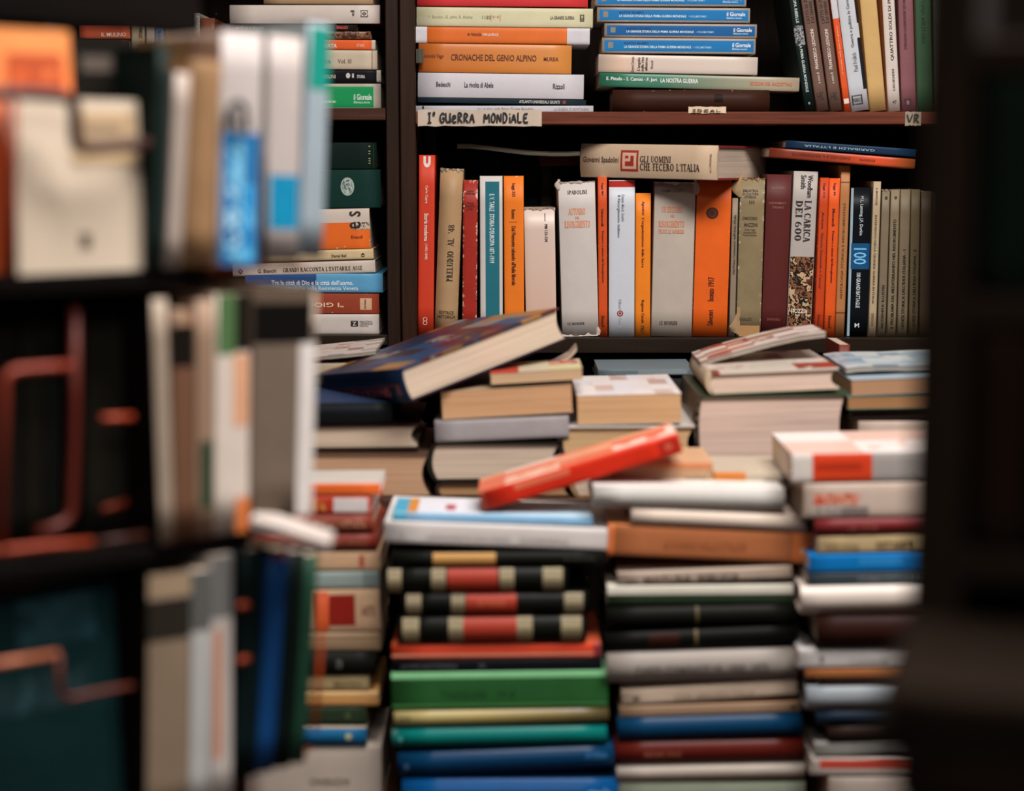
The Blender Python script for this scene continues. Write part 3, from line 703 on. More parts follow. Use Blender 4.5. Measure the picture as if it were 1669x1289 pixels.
st('thin grey paperback pressed beside the wide orange book', 1194, 1203, 323, 1187.5, 1198.5, '8f7f6d', [('t', "Nel Primo Centenario dell'Unità d'Italia", 350, 446, .3, .7, '3c332a', 'u')])
st('battered olive tan book with torn head and split spine', 1206, 1248, 291, 1200, 1239, '8d7c5c', [('t', 'BIBLIOTECA\nDI CULTURA\nSTORICA', 309, 323, .1, .75, '3a3020', 'h'), ('t', 'III', 327, 332, .38, .58, '2f2718', 'h'), ('t', 'OMODEO', 353, 358, .12, .72, '33291a', 'h'), ('t', 'MAZZINI', 363, 369, .2, .74, '33291a', 'h'), ('t', 'E altri saggi\nrisorgimentali\nTerza edizione', 372, 384, .15, .72, '4a3c28', 'h'), ('t', 'EINAUDI', 517, 522, .1, .6, '4a3c28', 'h'), ('b', 530, 548, .1, .95, 'b58a5c'), ('b', 500, 545, 0, .14, 'b08d66')], kind='h', torn='b', wear=.5, soil=.3, bulge=.002, flaps=[(.95, 1, .030), (.08, 1, .026)], flapcol='a88c66')
st('plain burgundy cloth book with faint lettering', 1250, 1291, 285, 1240, 1280.5, '5a2422', [('t', 'A. LUZIO', 305, 309, .2, .7, '9a6a58', 'h'), ('t', 'IL RISORGIMENTO', 329, 333, .12, .8, '8a5a4c', 'h'), ('t', 'ITALIANO', 336, 340, .25, .72, '8a5a4c', 'h'), ('t', 'ZANICHELLI', 518, 522, .2, .75, '7a4c40', 'h')], kind='h', soil=.1, bulge=.003)
st('grey book with battle painting and large black cavalry title', 1293.5, 1334, 280, 1281.5, 1321, 'b3aaa4', [('t', '§LA CARICA', 327, 394, .5, .78, '1e1a1c', 'd'), ('t', '§DEI 600', 327, 392, .14, .42, '1e1a1c', 'd'), ('t', 'Woodham', 286, 322, .58, .80, '2a2628', 'd'), ('t', 'Smith', 286, 308, .3, .52, '2a2628', 'd'),
   ('b', 418, 546, .02, .98, art(['120c0a', '3a1c14', '8a5a3c', '1c1210', 'c8a880', '5a2c1e', '120c0a'], 48, 1.7)), ('t', 'RIZZOLI', 503, 510, .14, .80, 'ded2c4', 'v')], soil=.08, D=.155)
st('thin dark orange book between the battle painting and brighter orange', 1337.5, 1351, 290, 1325.5, 1342, 'c8461c', [('t', 'Saggi 312', 298, 322, .3, .6, '5c1c0a', 'd'), ('t', 'Artom', 345, 372, .3, .6, '5c1c0a', 'd'), ('t', "Vittorio Emanuele e Cavour", 378, 470, .3, .6, '7a2a10', 'd'), ('t', 'Einaudi', 512, 534, .3, .6, '5c1c0a', 'd')], wear=.2)
st('bright orange book right of the thin dark orange one', 1351.5, 1370, 291, 1342.5, 1360, 'e65a1e', [('t', 'Saggi 44', 298, 318, .34, .62, '4a160a', 'd'), ('t', 'Morandi', 340, 368, .34, .62, '4a160a', 'd'), ('t', 'Pensiero e azione del Risorgimento', 376, 460, .34, .62, '4a160a', 'd'), ('t', 'Einaudi', 514, 534, .34, .62, '4a160a', 'd')], wear=.15)
st('faded tan orange book standing tallest among the right hand spines', 1371, 1386.5, 270, 1360.5, 1376, 'b57a4c', [('t', 'ANTOLOGIA STORICA E RISORGIMENTALE', 330, 486, .35, .62, '6b3f22', 'u'), ('b', 296, 298, 0, 1, '8a5a34'), ('b', 508, 510, 0, 1, '6d4426')], soil=.2, wear=.1)
st('black book with a blue square and large number 100', 1387, 1421, 306, 1380, 1413, '12151a', [('b', 307, 547, 0, .12, '9db4c0'), ('b', 396, 438, .08, 1, '14507f'), ('t', '100', 404, 430, .2, .84, '6fb6e0', 'd'), ('t', '100 GRANDI BATTAGLIE', 444, 501, .38, .58, 'c8d0d2', 'd'), ('t', 'M.L. Lanning, J.F. Durkin', 320, 383, .42, .62, 'b9c2c4', 'd'), ('t', 'M', 526, 533, .36, .58, 'c8d0d2', 'h')], soil=.05, rough=.35)
st('thin pale cream book with tiny orange print beside the black one', 1423.5, 1436.5, 296, 1415, 1427.5, 'b8a486', [('t', 'A. MONTICONE', 306, 334, .3, .6, '5a4a34', 'd'), ('t', 'INTERVENTO DELLA GRANDE GUERRA IN ITALIA', 350, 494, .3, .6, '6a5538', 'd'), ('t', 'EDIZIONI', 510, 530, .3, .6, '6a5538', 'd')], wear=.2)
st('grey beige paperback lettered with illustrious maternity', 1437.5, 1451, 309, 1430, 1443, '7f715c', [('t', "MATERNITA' ILLUSTRI", 464, 534, .34, .68, '1f1a12', 'u'), ('t', '8', 320, 325, .35, .7, '2c2418', 'h')], torn='b', soil=.2)
st('grey beige paperback lettered with the Mediterranean problem', 1452, 1467, 309, 1445, 1460, '86775f', [('t', 'IL PROBLEMA DEL MEDITERRANEO NEL RISORGIMENTO', 357, 535, .34, .68, '1f1a12', 'u'), ('t', '9', 320, 325, .35, .7, '2c2418', 'h')], soil=.2)
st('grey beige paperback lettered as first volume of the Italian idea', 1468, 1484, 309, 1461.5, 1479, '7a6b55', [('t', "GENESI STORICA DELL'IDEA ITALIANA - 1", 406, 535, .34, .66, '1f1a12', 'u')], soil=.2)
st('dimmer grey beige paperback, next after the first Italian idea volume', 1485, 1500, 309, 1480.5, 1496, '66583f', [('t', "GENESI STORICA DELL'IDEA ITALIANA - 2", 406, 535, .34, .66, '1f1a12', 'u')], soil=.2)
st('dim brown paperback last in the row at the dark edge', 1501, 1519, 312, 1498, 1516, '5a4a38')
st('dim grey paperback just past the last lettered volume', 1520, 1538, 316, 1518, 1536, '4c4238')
# flat on top of the row
GROUP = 'books laid flat on top of the standing row'
bk = lying('thick beige hardcover laid flat on the row, red square emblem', 2.495, 949, 1163, 227.5, 289, 237, 293, 'c7ad92', [
    ('t', 'Giovanni Spadolini', 954, 1011, .38, .60, '3a241c', 'u'), ('r', 1014, 1042, .18, .80, '9c2f22'), ('r', 1017, 1039, .25, .73, 'd5ab92'), ('k', 1018, 1038, .27, .71, '9c2f22'),
    ('t', '§GLI UOMINI', 1045, 1093, .34, .52, '2a1a16', 'u'), ('t', "§CHE FECERO L'ITALIA", 1045, 1137, .55, .76, '2a1a16', 'u'), ('t', 'ed. LONGANESI', 1152, 1155, .25, .78, '6b4a3c', 'v')],
    kind='h', cover='8b2f2c', pages='c9b6a4', D=.19, yaw=-.50, bulge=.004, soil=.1)
lying('orange edged book laid across the right hand spines, under the blue one', 2.50, 1253, 1490, 240, 256, 257, 275, grad([(0, '6d2c18'), (.4, '9c3a1a'), (.75, 'd84e26'), (1, '8a4a24')]), [('t', 'CARDUCCI E IL RISORGIMENTO', 1290, 1385, .35, .62, '5c1a0c', 'd'), ('t', 'EDIZIONI', 1400, 1425, .4, .62, '5c1a0c', 'd')], D=.15)  # darker left end is shade painted into the spine colour
lying('dark blue book laid on the orange one above the right hand spines', 2.50, 1280, 1492, 228, 241, 236, 256, '0f2c48', [('t', "GARIBALDI E L'ITALIA", 1310, 1425, .4, .68, '8aa4b5', 'd')], D=.145, cover='14304c')
# curled magazine lying above the left half
def sheet(label, d, pts, thick, D, colour, group=None, name='magazine', cat='magazine', pages='a3978a'):
    pl = front(d); P = [pl.at(*p) for p in pts]; c = P[len(P) // 2].copy(); r = empty(name, Matrix.Translation(c), label, cat, group)
    def slab(z0, z1, y0, y1):
        V = []; Fc = []
        for p in P:
            q = p - c; V += [(q.x, y0, q.z + z0), (q.x, y1, q.z + z0), (q.x, y1, q.z + z1), (q.x, y0, q.z + z1)]
        for i in range(len(P) - 1):
            a = 4 * i
            Fc += [(a, a + 4, a + 7, a + 3), (a + 1, a + 2, a + 6, a + 5), (a, a + 1, a + 5, a + 4), (a + 3, a + 7, a + 6, a + 2)]
        Fc += [(0, 3, 2, 1), (4 * len(P) - 4, 4 * len(P) - 3, 4 * len(P) - 2, 4 * len(P) - 1)]
        return V, Fc
    v, f = slab(-thick * .38, thick * .38, .0008, D - .0008); mobj('pages', v, f, pagemat(pages), r)
    v, f = slab(thick * .4, thick * .5, 0, D); mobj('front_cover', v, f, colour if not isinstance(colour, str) else mat(colour), r)
    v, f = slab(-thick * .5, -thick * .4, 0, D); mobj('back_cover', v, f, colour if not isinstance(colour, str) else mat(colour), r)
    return r
sheet('limp grey magazine sagging over the tops of the standing books', 2.53, [(745, 238), (765, 238), (795, 241), (825, 245), (860, 249), (900, 251), (925, 251), (945, 250)], .006, .2, '4a443c', GROUP, pages='5a5248')
lying('dark wine book lying at the back on the middle shelf row', 2.60, 880, 948, 252, 270, 252, 270, '3a1a20', D=.12)
# second row at the back of the middle shelf
GROUP = 'books in shadow at the back of the middle shelf'
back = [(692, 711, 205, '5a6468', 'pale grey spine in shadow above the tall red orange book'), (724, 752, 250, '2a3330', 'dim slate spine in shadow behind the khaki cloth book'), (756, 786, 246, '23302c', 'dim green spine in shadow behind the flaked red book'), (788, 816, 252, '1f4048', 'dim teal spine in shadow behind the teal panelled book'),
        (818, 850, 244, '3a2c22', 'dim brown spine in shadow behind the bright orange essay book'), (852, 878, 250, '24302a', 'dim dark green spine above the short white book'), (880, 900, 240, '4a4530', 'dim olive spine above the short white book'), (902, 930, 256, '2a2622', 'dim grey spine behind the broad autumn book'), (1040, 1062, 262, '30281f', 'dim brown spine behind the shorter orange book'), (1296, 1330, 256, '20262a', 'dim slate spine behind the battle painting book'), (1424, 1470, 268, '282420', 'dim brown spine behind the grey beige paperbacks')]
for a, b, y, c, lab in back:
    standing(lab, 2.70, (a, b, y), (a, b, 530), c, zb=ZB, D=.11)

# ---------------------------------------------------------------- left bookcase
GROUP = 'books stacked flat in the left bookcase'
D3 = 2.516
lying('green hardcover with white newspaper title at the bottom of the upper left stack', D3, 455, 621, 134, 172, 135.5, 174, 'b3a797', [('b', 457, 609, .12, .96, '149555'), ('t', 'il Giornale', 577, 606, .42, .66, 'd8e6da', 'u'), ('t', 'Biblioteca storica', 577, 603, .7, .8, 'b8d6c0', 'u'), ('t', 'STORIA DEL FASCISMO', 520, 548, .68, .78, 'c0dcc8', 'u')], cover='c0b3a2', zb=ZC)
lying('black paperback with white roundel above the green hardcover', D3, 470, 621, 113, 133, 114, 134, '17161a', [('o', 564, 571, .25, .7, 'c9c4be'), ('r', 574, 577, .3, .65, 'c9c4be'), ('t', 'STORIA', 582, 595, .42, .68, 'd0cac4', 'u'), ('t', 'MUSSOLINI', 515, 547, .4, .72, 'c9a98c', 'u'), ('b', 614, 621, 0, 1, 'b8ad9f')], cover='b8ad9f')
lying('cream paperback with cracked spine between black and orange books', D3, 480, 615, 81, 112.5, 82, 113.5, 'c9b8a2', [('t', 'STORIA', 512, 540, .5, .7, '6b5c4c', 'u'), ('t', 'Vol. III', 551, 573, .46, .68, '6b5c4c', 'u'), ('b', 606, 607.5, 0, 1, '8d7658')], wear=.2)
lying('bright orange paperback with white lettering in the upper left stack', D3, 470, 612, 64, 80.5, 64.5, 81.5, 'e2602a', [('t', 'LIBERTA', 522, 549, .42, .8, 'f0dccf', 'u'), ('t', 'STILE', 581, 594, .4, .7, 'e8b498', 'u'), ('b', 606, 612, 0, 1, 'c9bfb2')], cover='c9bfb2')
lying('brown book with mottled spine under the dark red lettered one', D3, 480, 604, 50, 63.5, 51, 64, art(['2a1712', '5a3420', '8a5a3c', '3a2018'], 120, 4), D=.13)
lying('black book with small red lettering in the upper left stack', D3, 380, 582, 39, 49.5, 39, 50.5, '1c1613', [('t', 'EINAUDI', 549, 567, .25, .7, 'd04a34', 'u'), ('t', 'ordine e libertà', 385, 430, .3, .75, '8a7f74', 'u')], D=.13)
lying('long white jacketed book with printed square at its right end', D3, 375, 620, 7, 38.5, 8, 38.5, 'd2c5bb', [('t', 'P', 572, 578, .28, .6, '2a2624', 'h'), ('f', 588, 600, .28, .66, '2a2624'), ('d', 590, 598, .36, .58, '2a2624'), ('b', 619, 620, 0, 1, '7a2420')], cover='7a2a26', kind='h', bulge=.002)
lying('tan book cut off by the frame on the upper left stack', D3, 430, 608, -22, 6.5, -22, 7, 'b08f6c')
# standing books seen over the top of the rack
GROUP = 'books standing in the left bookcase above the rack'
zc = ZC
def ls(label, a, b, yt, col, items=(), **kw): return standing(label, D3, (a, b, yt), (a, b, 176), col, items, zb=zc, **kw)
ls('cream spine with vertical black title seen above the rack', 214, 236, 28, 'b5a183', [('t', 'STORIA', 45, 62, .6, .85, '3a2f22', 'u')])
ls('white spine with a little green mark beside the blue one', 238, 252, 20, 'd0c0b0', [('b', 70, 80, .7, 1, '2f7a4c')])
ls('narrow light blue spine with a bold black war title', 252.5, 267, 16, '6f9cc2', [('t', 'La guerra è', 40, 100, .25, .8, '15202c', 'u')])
ls('tan spine right of the narrow light blue one', 268, 288, 24, 'a88468', [('t', 'LE TRE', 40, 62, .5, .8, '3a241a', 'u')])
ls('grey patterned spine above the rack', 289, 305, 18, art(['3a3632', '8a8278', 'b5aca0', '5a524a'], 260, 2))
ls('pale mottled spine above the rack', 306, 326, 22, art(['c9bfb2', '8d857c', 'd5ccc0', 'a39a8e'], 200, 5))
ls('brown spine beside the black flat books above the rack', 327, 350, 30, '6a3a26')
lying('orange red paperback lying flat above the black cover on the rack', D3, 130, 212, 40, 63, 41, 63, 'c85a3c', [('t', 'IL MULINO', 166, 206, .55, .85, 'e8cbb8', 'u')], D=.15)
lying('dark brown volume under the orange red paperback above the rack', D3, 120, 212, 64, 120, 64, 120, '2a1c16', D=.15)
lying('dark grey volume at the bottom left of the upper left shelf', D3, 122, 212, 121, 175, 121, 176, '23201c', D=.15, zb=zc)
# middle compartment
GROUP = 'books stacked flat in the middle of the left bookcase'
lying('white paperback with small black square at the bottom of the left middle stack', D3, 440, 618, 511, 546, 512, 547, 'cdc2bb', [('r', 572, 584, .32, .62, '1c1a1a'), ('t', 'Z', 575, 581, .38, .56, 'cdc2bb', 'u'), ('t', '<BIBLIOTECA\nUNIVERSALE\nRIZZOLI', 587, 608, .32, .62, '5a524c', 'u')], zb=ZD)
lying('rust red hardcover with upside down title and cream label', D3, 440, 618, 477, 510.5, 478.5, 511.5, '97402a', [('r', 587, 606, .22, .8, 'd3ab8a'), ('t', 'EINAUDI', 594, 597, .28, .74, '6b3524', 'h'), ('t', '"I GIOIELLI"', 470, 560, .45, .68, 'dcb79c', 'd')], kind='h', wear=.15, bulge=.001)
lying('light blue paperback with white title reaching furthest right', D3, 400, 624, 445, 476.5, 444, 477, '5a9cc4', [('b', 400, 516, .02, .6, '274a80'), ('t', "Tra la città di Dio e la città dell'uomo.", 443, 576, .36, .60, 'd3dde6', 'u'), ('t', 'Le cattoliche nella Resistenza Veneta', 452, 584, .66, .88, 'c3d3de', 'u')], D=.16, soil=.08)
lying('cream paperback with a long serif title above the blue one', D3, 380, 612, 429, 451, 423.5, 444, 'cbbcae', [('t', 'G. Bianchi', 421, 451, .45, .75, '4a3f36', 'u'), ('t', "§GRANDI RACCONTA L'EVITABILE ASSE", 462, 591, .42, .74, '3a302a', 'u'), ('d', 388, 397, .35, .85, '2a2420')])
lying('thin ivory paperback with tiny black name on the serif titled book', D3, 430, 609, 408, 427, 405, 422, 'd0b990', [('t', 'Daniel Bell', 541, 565, .45, .72, '2c241c', 'u'), ('t', '43', 589, 595, .35, .75, '2c241c', 'h')], wear=.15)
lying('torn white and orange book with a large black letter', D3, 470, 604, 340, 408, 339, 405, 'e86d26', [('b', 470, 604, 0, .34, 'd3c3b6'), ('t', 'e s', 571, 590, .06, .5, '1c1816', 'v'), ('t', 'Einaudi', 573, 592, .66, .74, '7a2010', 'u'), ('b', 576, 604, .34, .52, art(['a8927c', 'd3c3b0', '6b5a4a', 'c9b49c'], 160, 2))], wear=.25, D=.15)
lying('dark green hardcover with a silver oval medallion', D3, 440, 621, 276, 339.5, 276, 338.5, '16352f', [('o', 556, 578, .2, .68, 'a8b5ae'), ('o', 558, 576, .23, .65, art(['7d8a84', 'b9c4be', '4a5a54', '95a29c'], 260, 1))], kind='h', bulge=.001)
lying('black green volume with tiny gold letters on the medallion book', D3, 440, 614, 232, 275.5, 232, 275.5, '10201c', [('t', 'I II III', 601, 604, .12, .8, '8a845e', 'h'), ('b', 609, 610, .05, .95, '2c3a30')], kind='h', bulge=.001)
# below
GROUP = None

# ---------------------------------------------------------------- the book table
TZ = front(1.9).at(CX, 1332).z; BZ = front(2.08).at(CX, 812).z
r = empty('book_table', Matrix.Translation((.1, 2.0, 0)), 'dark wooden table with a raised back step under the book piles', 'table')
wt = wood('4a2d20', 0)
v, f = boxv(-.52, .60, -.14, .44, TZ - .03, TZ, .002); mobj('table_top', v, f, wt, r)
v, f = boxv(-.50, .58, .075, .42, BZ - .02, BZ, .002); mobj('back_step', v, f, wt, r)
for x in (-.48, .02, .54): 
    v, f = boxv(x, x + .02, .09, .40, TZ, BZ - .02); mobj('step_support', v, f, wt, r)
for x in (-.50, .54):
    for y in (-.12, .38):
        v, f = boxv(x, x + .04, y, y + .04, 0, TZ - .03); mobj('leg', v, f, wt, r)

DF = 1.90
ALB = 1.0
# ---- front stack, centre left
GROUP = 'books stacked at the front of the table, centre left'
lying('vivid blue hardcover lowest in the centre left stack', DF, 656, 1006, 1268, 1305, 1251, 1290, '0a4c86', [('t', 'o', 664, 672, .3, .6, '5a86b0', 'u'), ('t', 'storia', 958, 995, .2, .45, '6f9cc8', 'u')], kind='h', rough=.3, zb=TZ)
lying('deep blue hardcover under the teal one', DF, 650, 1001, 1222, 1264, 1213, 1250, '083558', [('o', 660, 668, .4, .7, '2c5a80'), ('t', 'STORIA', 955, 990, .25, .5, '2f6a9c', 'u')], kind='h', rough=.3, pages='8f887e')
lying('teal green hardcover under the olive spine', DF, 640, 989, 1188, 1217, 1178, 1210, '0a726c', [('b', 640, 650, 0, 1, '0a5c56'), ('o', 650, 657, .35, .65, '4aa09a')], kind='h', rough=.32, pages='a8a096')
lying('thin olive cream hardcover between green and teal books', DF, 643, 992, 1158, 1183, 1153, 1177, grad([(0, 'b5a670'), (.35, 'a8975c'), (.75, '7d6c3c'), (1, '4a4228')]), [('t', 'II', 655, 668, .3, .7, '5a5030', 'u')], kind='h', pages='8d8470')
lying('thick green hardcover with pale top edge', DF, 639, 991, 1096, 1157, 1091, 1152, '2b5e30', [('b', 639, 991, .0, .17, '7fc08a'), ('b', 640, 990, .85, .93, '4a8a4c'), ('t', 'TACCUINI   1915', 720, 840, .48, .68, '1d4a26', 'u')], kind='p', rough=.4, cover='7ab884')  # pale top band puts the highlight from above into the spine colour
lying('thin black paperback between orange and green books', DF, 640, 981, 1076, 1094, 1073, 1090, '14161a', [('t', 'LA VITA QUOTIDIANA', 655, 745, .35, .75, '5a5c60', 'u'), ('o', 780, 792, .3, .75, '3c3e44')])
lying('orange paperback with a pale stripe on the thin black one', DF, 639, 979, 1051, 1075, 1044, 1071.5, 'd9482c', [('b', 639, 970, .62, .8, 'd58a70'), ('b', 968, 979, 0, 1, '8a3038')], cover='c85a3a')
def leather(label, x0, x1, lt, lb, rt, rb, bands, red, gold='948769', **kw):
    it = []
    for a, b in bands: it += [('b', a, b, .02, .98, gold), ('b', a + 2, b - 2, .12, .2, '6b5f48'), ('b', a + 2, b - 2, .5, .56, '6b5f48')]
    it += [('b', red[0], red[1], .03, .97, '9c3322')]
    it += [('t', 'OPERE', red[0] + 18, red[1] - 18, .3, .55, 'b5643c', 'u')]
    return lying(label, DF, x0, x1, lt, lb, rt, rb, '11120f', it, kind='h', rough=.38, soil=.05, **kw)
leather('black leather volume with red patch and wide gold bands, lowest of three', 650, 956, 1003, 1048, 1001, 1044, [(657, 684), (732, 756), (843, 868), (915, 948)], (756, 843))
leather('black leather volume with dim red patch, middle of three', 655, 958, 966, 1002, 964, 1000, [(663, 687), (736, 758), (920, 950)], (760, 842), gold='8d8066')
leather('black leather volume with red patch, highest of three', 630, 925, 924, 965.5, 923, 963, [(633, 655), (704, 727), (815, 838), (885, 917)], (730, 812))
lying('black hardcover with a gold patch under the long white book', DF, 640, 985, 893, 923.5, 898, 922, '121310', [('b', 706, 808, .05, .95, 'b98a4e'), ('t', 'Enciclopedia', 920, 970, .35, .6, '3a3a34', 'u')], kind='h', soil=.05)
lying('long white hardcover with faint grey title across the stack', DF, 626, 991, 849, 884, 857, 897, 'd0c9c6', [('t', 'LEONARDO DA VINCI', 695, 830, .5, .72, 'a89f9c', 'u'), ('t', 'DISEGNI', 848, 925, .5, .72, 'a89f9c', 'u'), ('t', 'R', 650, 662, .4, .75, 'a8a09c', 'u')], kind='p', soil=.06, D=.15, cover='d5cfcc')
bk = lying('white and light blue paperback on the long white hardcover', DF + .006, 640, 966, 834, 847.5, 843, 856, '86b4d6', [('b', 640, 662, 0, 1, '4a9cba')], top='a9cbe2', D=.085)
for a, b, c in ((.0, .07, '4a9cba'), (.07, .12, 'c8833c'), (.12, .45, 'd5d5de'), (.55, .99, 'b9d3e4')):
    v, f = boxv((a - .5) * bk.L, (b - .5) * bk.L, .004, .083, bk.T - .0001, bk.T + .0003); mobj('cover_panel', v, f, mat(c), bk.root)
v, f = boxv(-.24 * bk.L, -.19 * bk.L, .02, .05, bk.T, bk.T + .0006); mobj('emblem', v, f, plain('a8404a'), bk.root)
# ---- red book leaning over both centre stacks
GROUP = None
lying('slim red book tilted across the centre stacks, right end raised', 1.915, 789, 1113, 801, 833, 703, 737, 'cf2f1c', [('b', 1078, 1112, .1, .9, 'b52818'), ('o', 1088, 1100, .3, .7, 'c8553c'), ('b', 845, 935, .1, .42, 'd86a4c'), ('b', 790, 797, 0, 1, '8a3a28')], top=art(['e0785a', 'dd9a78', 'e8c8b8', 'd8664a', 'd86a4c'], 14, 2, block=(.06, .03, 9)), kind='p', D=.085, rough=.35)
# ---- front stack, centre right
GROUP = 'books stacked at the front of the table, centre right'
lying('pale greenish volume lowest in the centre right stack', DF, 1008, 1312, 1274, 1305, 1268, 1300, '97a08c', [('t', 'ANNALI', 1060, 1120, .3, .6, '6a7464', 'u')], zb=TZ)
lying('cream white hardcover under the dark red one', DF, 1005, 1311, 1246, 1273, 1240, 1267, 'bfb3a8', kind='h')
lying('dark red hardcover under the blue one, centre right', DF, 1003, 1309, 1208, 1245, 1199, 1239, '581a14', [('t', 'MEMORIE', 1050, 1110, .4, .65, '8a4a34', 'u')], kind='h', rough=.35)
lying('deep blue cloth hardcover under the tan paperback', DF, 1007, 1306, 1170, 1206.5, 1161, 1198, '0b3a5c', kind='h', rough=.35)
lying('tan brown paperback with a small dark mark at right', DF, 1010, 1305, 1151, 1169, 1133, 1160, 'a3866c', [('o', 1287, 1299, .3, .7, '4a3826')], cover='9a6a4c')
lying('cream paperback with round emblem and faint title under the grey hardcover', DF, 1014, 1300, 1114, 1150, 1106, 1132.5, 'cbb5a0', [('o', 1031, 1044, .45, .75, '5a4c3c'), ('t', 'CON AMICIZIA ITALIA', 1100, 1230, .45, .75, '9a8674', 'u')])
lying('thick grey hardcover with a dark title above the cream paperback', DF, 989, 1300, 1062, 1113, 1048, 1105, '9c938c', [('t', 'CARDI COMINICE VS. 1930. 1973', 1035, 1250, .42, .68, '5c5654', 'u')], kind='h', soil=.06, pages='7a736c')
lying('black hardcover with one gold line above the grey hardcover', DF, 986, 1298, 1023, 1061.5, 1017, 1047.5, '0f0f0d', [('b', 1133, 1137, 0, 1, '6b5a34'), ('b', 1058, 1108, .1, .9, '2c130c')], kind='h', soil=.05)
lying('black hardcover under the white and green edged book', DF, 988, 1298, 986, 1022.5, 984, 1016.5, '11120f', [('b', 1134, 1138, 0, 1, '5a4c2c')], kind='h', soil=.05)
lying('white topped dark green paperback above the black hardcovers', DF, 990, 1292, 954, 985.5, 942, 983.5, '2a3a28', [('b', 990, 1292, 0, .46, 'd5cfc0')], cover='cfc8b8', D=.14)
lying('cream paperback with dark capitals under the tan orange one', DF, 1007, 1290, 930, 953.5, 921, 941.5, 'b5a292', [('t', 'MATURA  BIBLICA', 1050, 1205, .4, .85, '4a3c34', 'u'), ('t', '>', 1020, 1040, .5, .9, '6a5a50', 'u')], cover='a8988a')
lying('added black volume filling the shadow gap under the tan orange book', DF + .02, 1000, 1285, 906, 929.5, 919, 921, '14120f', D=.12)  # black book added to stand in for the shadowed gap between books
lying('thick tan orange paperback sloping down to the right', DF, 989, 1321, 851, 904, 868, 918, 'b06a42', [('b', 989, 1000, 0, 1, 'd0703c'), ('b', 1290, 1321, 0, 1, 'd2743e'), ('t', 'LE OMBRE NELLE STRADE', 1080, 1215, .42, .66, '9a5a34', 'u'), ('o', 1302, 1310, .5, .75, 'e0b090')], cover='cf8450')
lying('pale cream rounded hardcover on the tan orange book', DF, 1028, 1313, 826, 854, 833, 867.5, 'd5c3b4', kind='h', rough=.35, soil=.06)
lying('light grey white hardcover under the raised end of the red book', DF, 966, 1277, 791, 826, 797, 832, 'b9b5b0', [('t', 'STORIA', 975, 1010, .4, .85, '8a857e', 'u')], kind='h', soil=.12, cover='d8d3ce', pages='b8aca0')
# ---- front stack, right
GROUP = 'books stacked at the front of the table, far right'
def fr(*a, **k): return lying(a[0], DF - .03, *a[1:], **k)
fr('cream book lowest in the far right stack', 1350, 1585, 1264, 1305, 1266, 1305, 'b5a79c', [('b', 1480, 1585, .3, .55, 'b0503c')], zb=TZ)
fr('white paperback with a red stripe in the far right stack', 1322, 1560, 1234, 1263, 1229, 1264, 'c3b8b0', [('b', 1335, 1545, .1, .6, 'c0493a')])
fr('grey paperback above the red striped one', 1328, 1540, 1210, 1233, 1205, 1228, '8f8c88')
fr('dark brown volume in the lower far right stack', 1350, 1550, 1181, 1209, 1178, 1204, '2a1c16', kind='h')
fr('dark navy volume under the pale blue grey one', 1330, 1560, 1157, 1180, 1154, 1177, '15283a', kind='h')
fr('pale blue grey hardcover in the far right stack', 1313, 1560, 1118, 1156, 1115, 1153, '8d949a', kind='h', rough=.35)
fr('thin dark book above the pale blue grey one', 1335, 1560, 1106, 1117.5, 1103, 1114.5, '241511')
fr('thin brown orange paperback under the white lettered one', 1313, 1560, 1090, 1105, 1087, 1102, 'a8683c')
fr('white paperback with faint grey print in the far right stack', 1301, 1560, 1057, 1089, 1055, 1086, 'c9c4c2', [('t', 'il Lombardo', 1385, 1445, .4, .7, 'a09a98', 'u'), ('t', '8', 1336, 1342, .3, .7, '6a6460', 'u')])
fr('dark maroon volume in shade under the white wedge of book', 1330, 1560, 1001, 1056, 996, 1054, '2c1510', kind='h')
fr('white hardcover with pale top catching the light, far right stack', 1304, 1560, 955, 1000, 950, 995, 'd0c2b8', [('b', 1304, 1560, 0, .25, 'e0d5cc')], kind='h')  # pale band paints the overhead light along the spine's top edge
fr('slate grey paperback under the bright blue one', 1316, 1560, 934, 954, 930, 949, '39434a', [('t', 'STORIA FOTOGRAFICA', 1398, 1520, .3, .7, '7d868a', 'u')])
fr('bright blue paperback in the far right stack', 1318, 1560, 903, 933.5, 897, 929.5, '1477c0', [('b', 1400, 1470, .2, .6, '2a86c8')], rough=.35)
fr('yellow cream paperback with dark print above the blue one', 1332, 1560, 873, 902.5, 868, 896.5, 'bfa67d', [('t', 'TEATRO  IN ITALIA', 1345, 1400, .4, .8, '7a6640', 'u'), ('t', 'RISTAMPE', 1428, 1485, .35, .75, '5a4a2c', 'u')])
fr('dark red hardcover above the yellow cream paperback', 1328, 1560, 845, 872, 841, 867, '702022', [('t', 'LA VITA', 1380, 1430, .4, .7, '9a5048', 'u')], kind='h')
fr('cream book with red and grey print across its thick spine', 1310, 1560, 788, 844, 783, 840, 'cbb6a8', [('b', 1325, 1400, .28, .62, art(['c8583c', 'd5a08a', 'c04a30', 'cba894'], 90, 1)), ('b', 1325, 1415, .66, .9, art(['8d827c', 'b0a49c', '9a8e86'], 120, 2)), ('b', 1370, 1415, .7, .92, '857a76')], cover='e0d6d0')
fr('topmost far right book with a red block on white and grey', 1291, 1560, 738, 787, 734, 782, 'a39c98', [('b', 1291, 1324, 0, 1, 'd3c9c2'), ('b', 1324, 1421, .02, .96, 'd4411f'), ('b', 1330, 1405, .35, .6, 'b53218')], top=art(['e0d8d4', 'd8b5a8', 'e0d8d4', 'd89a84', 'ddd0ca'], 14, 1, block=(.09, .06, 9)), D=.15, rough=.35)
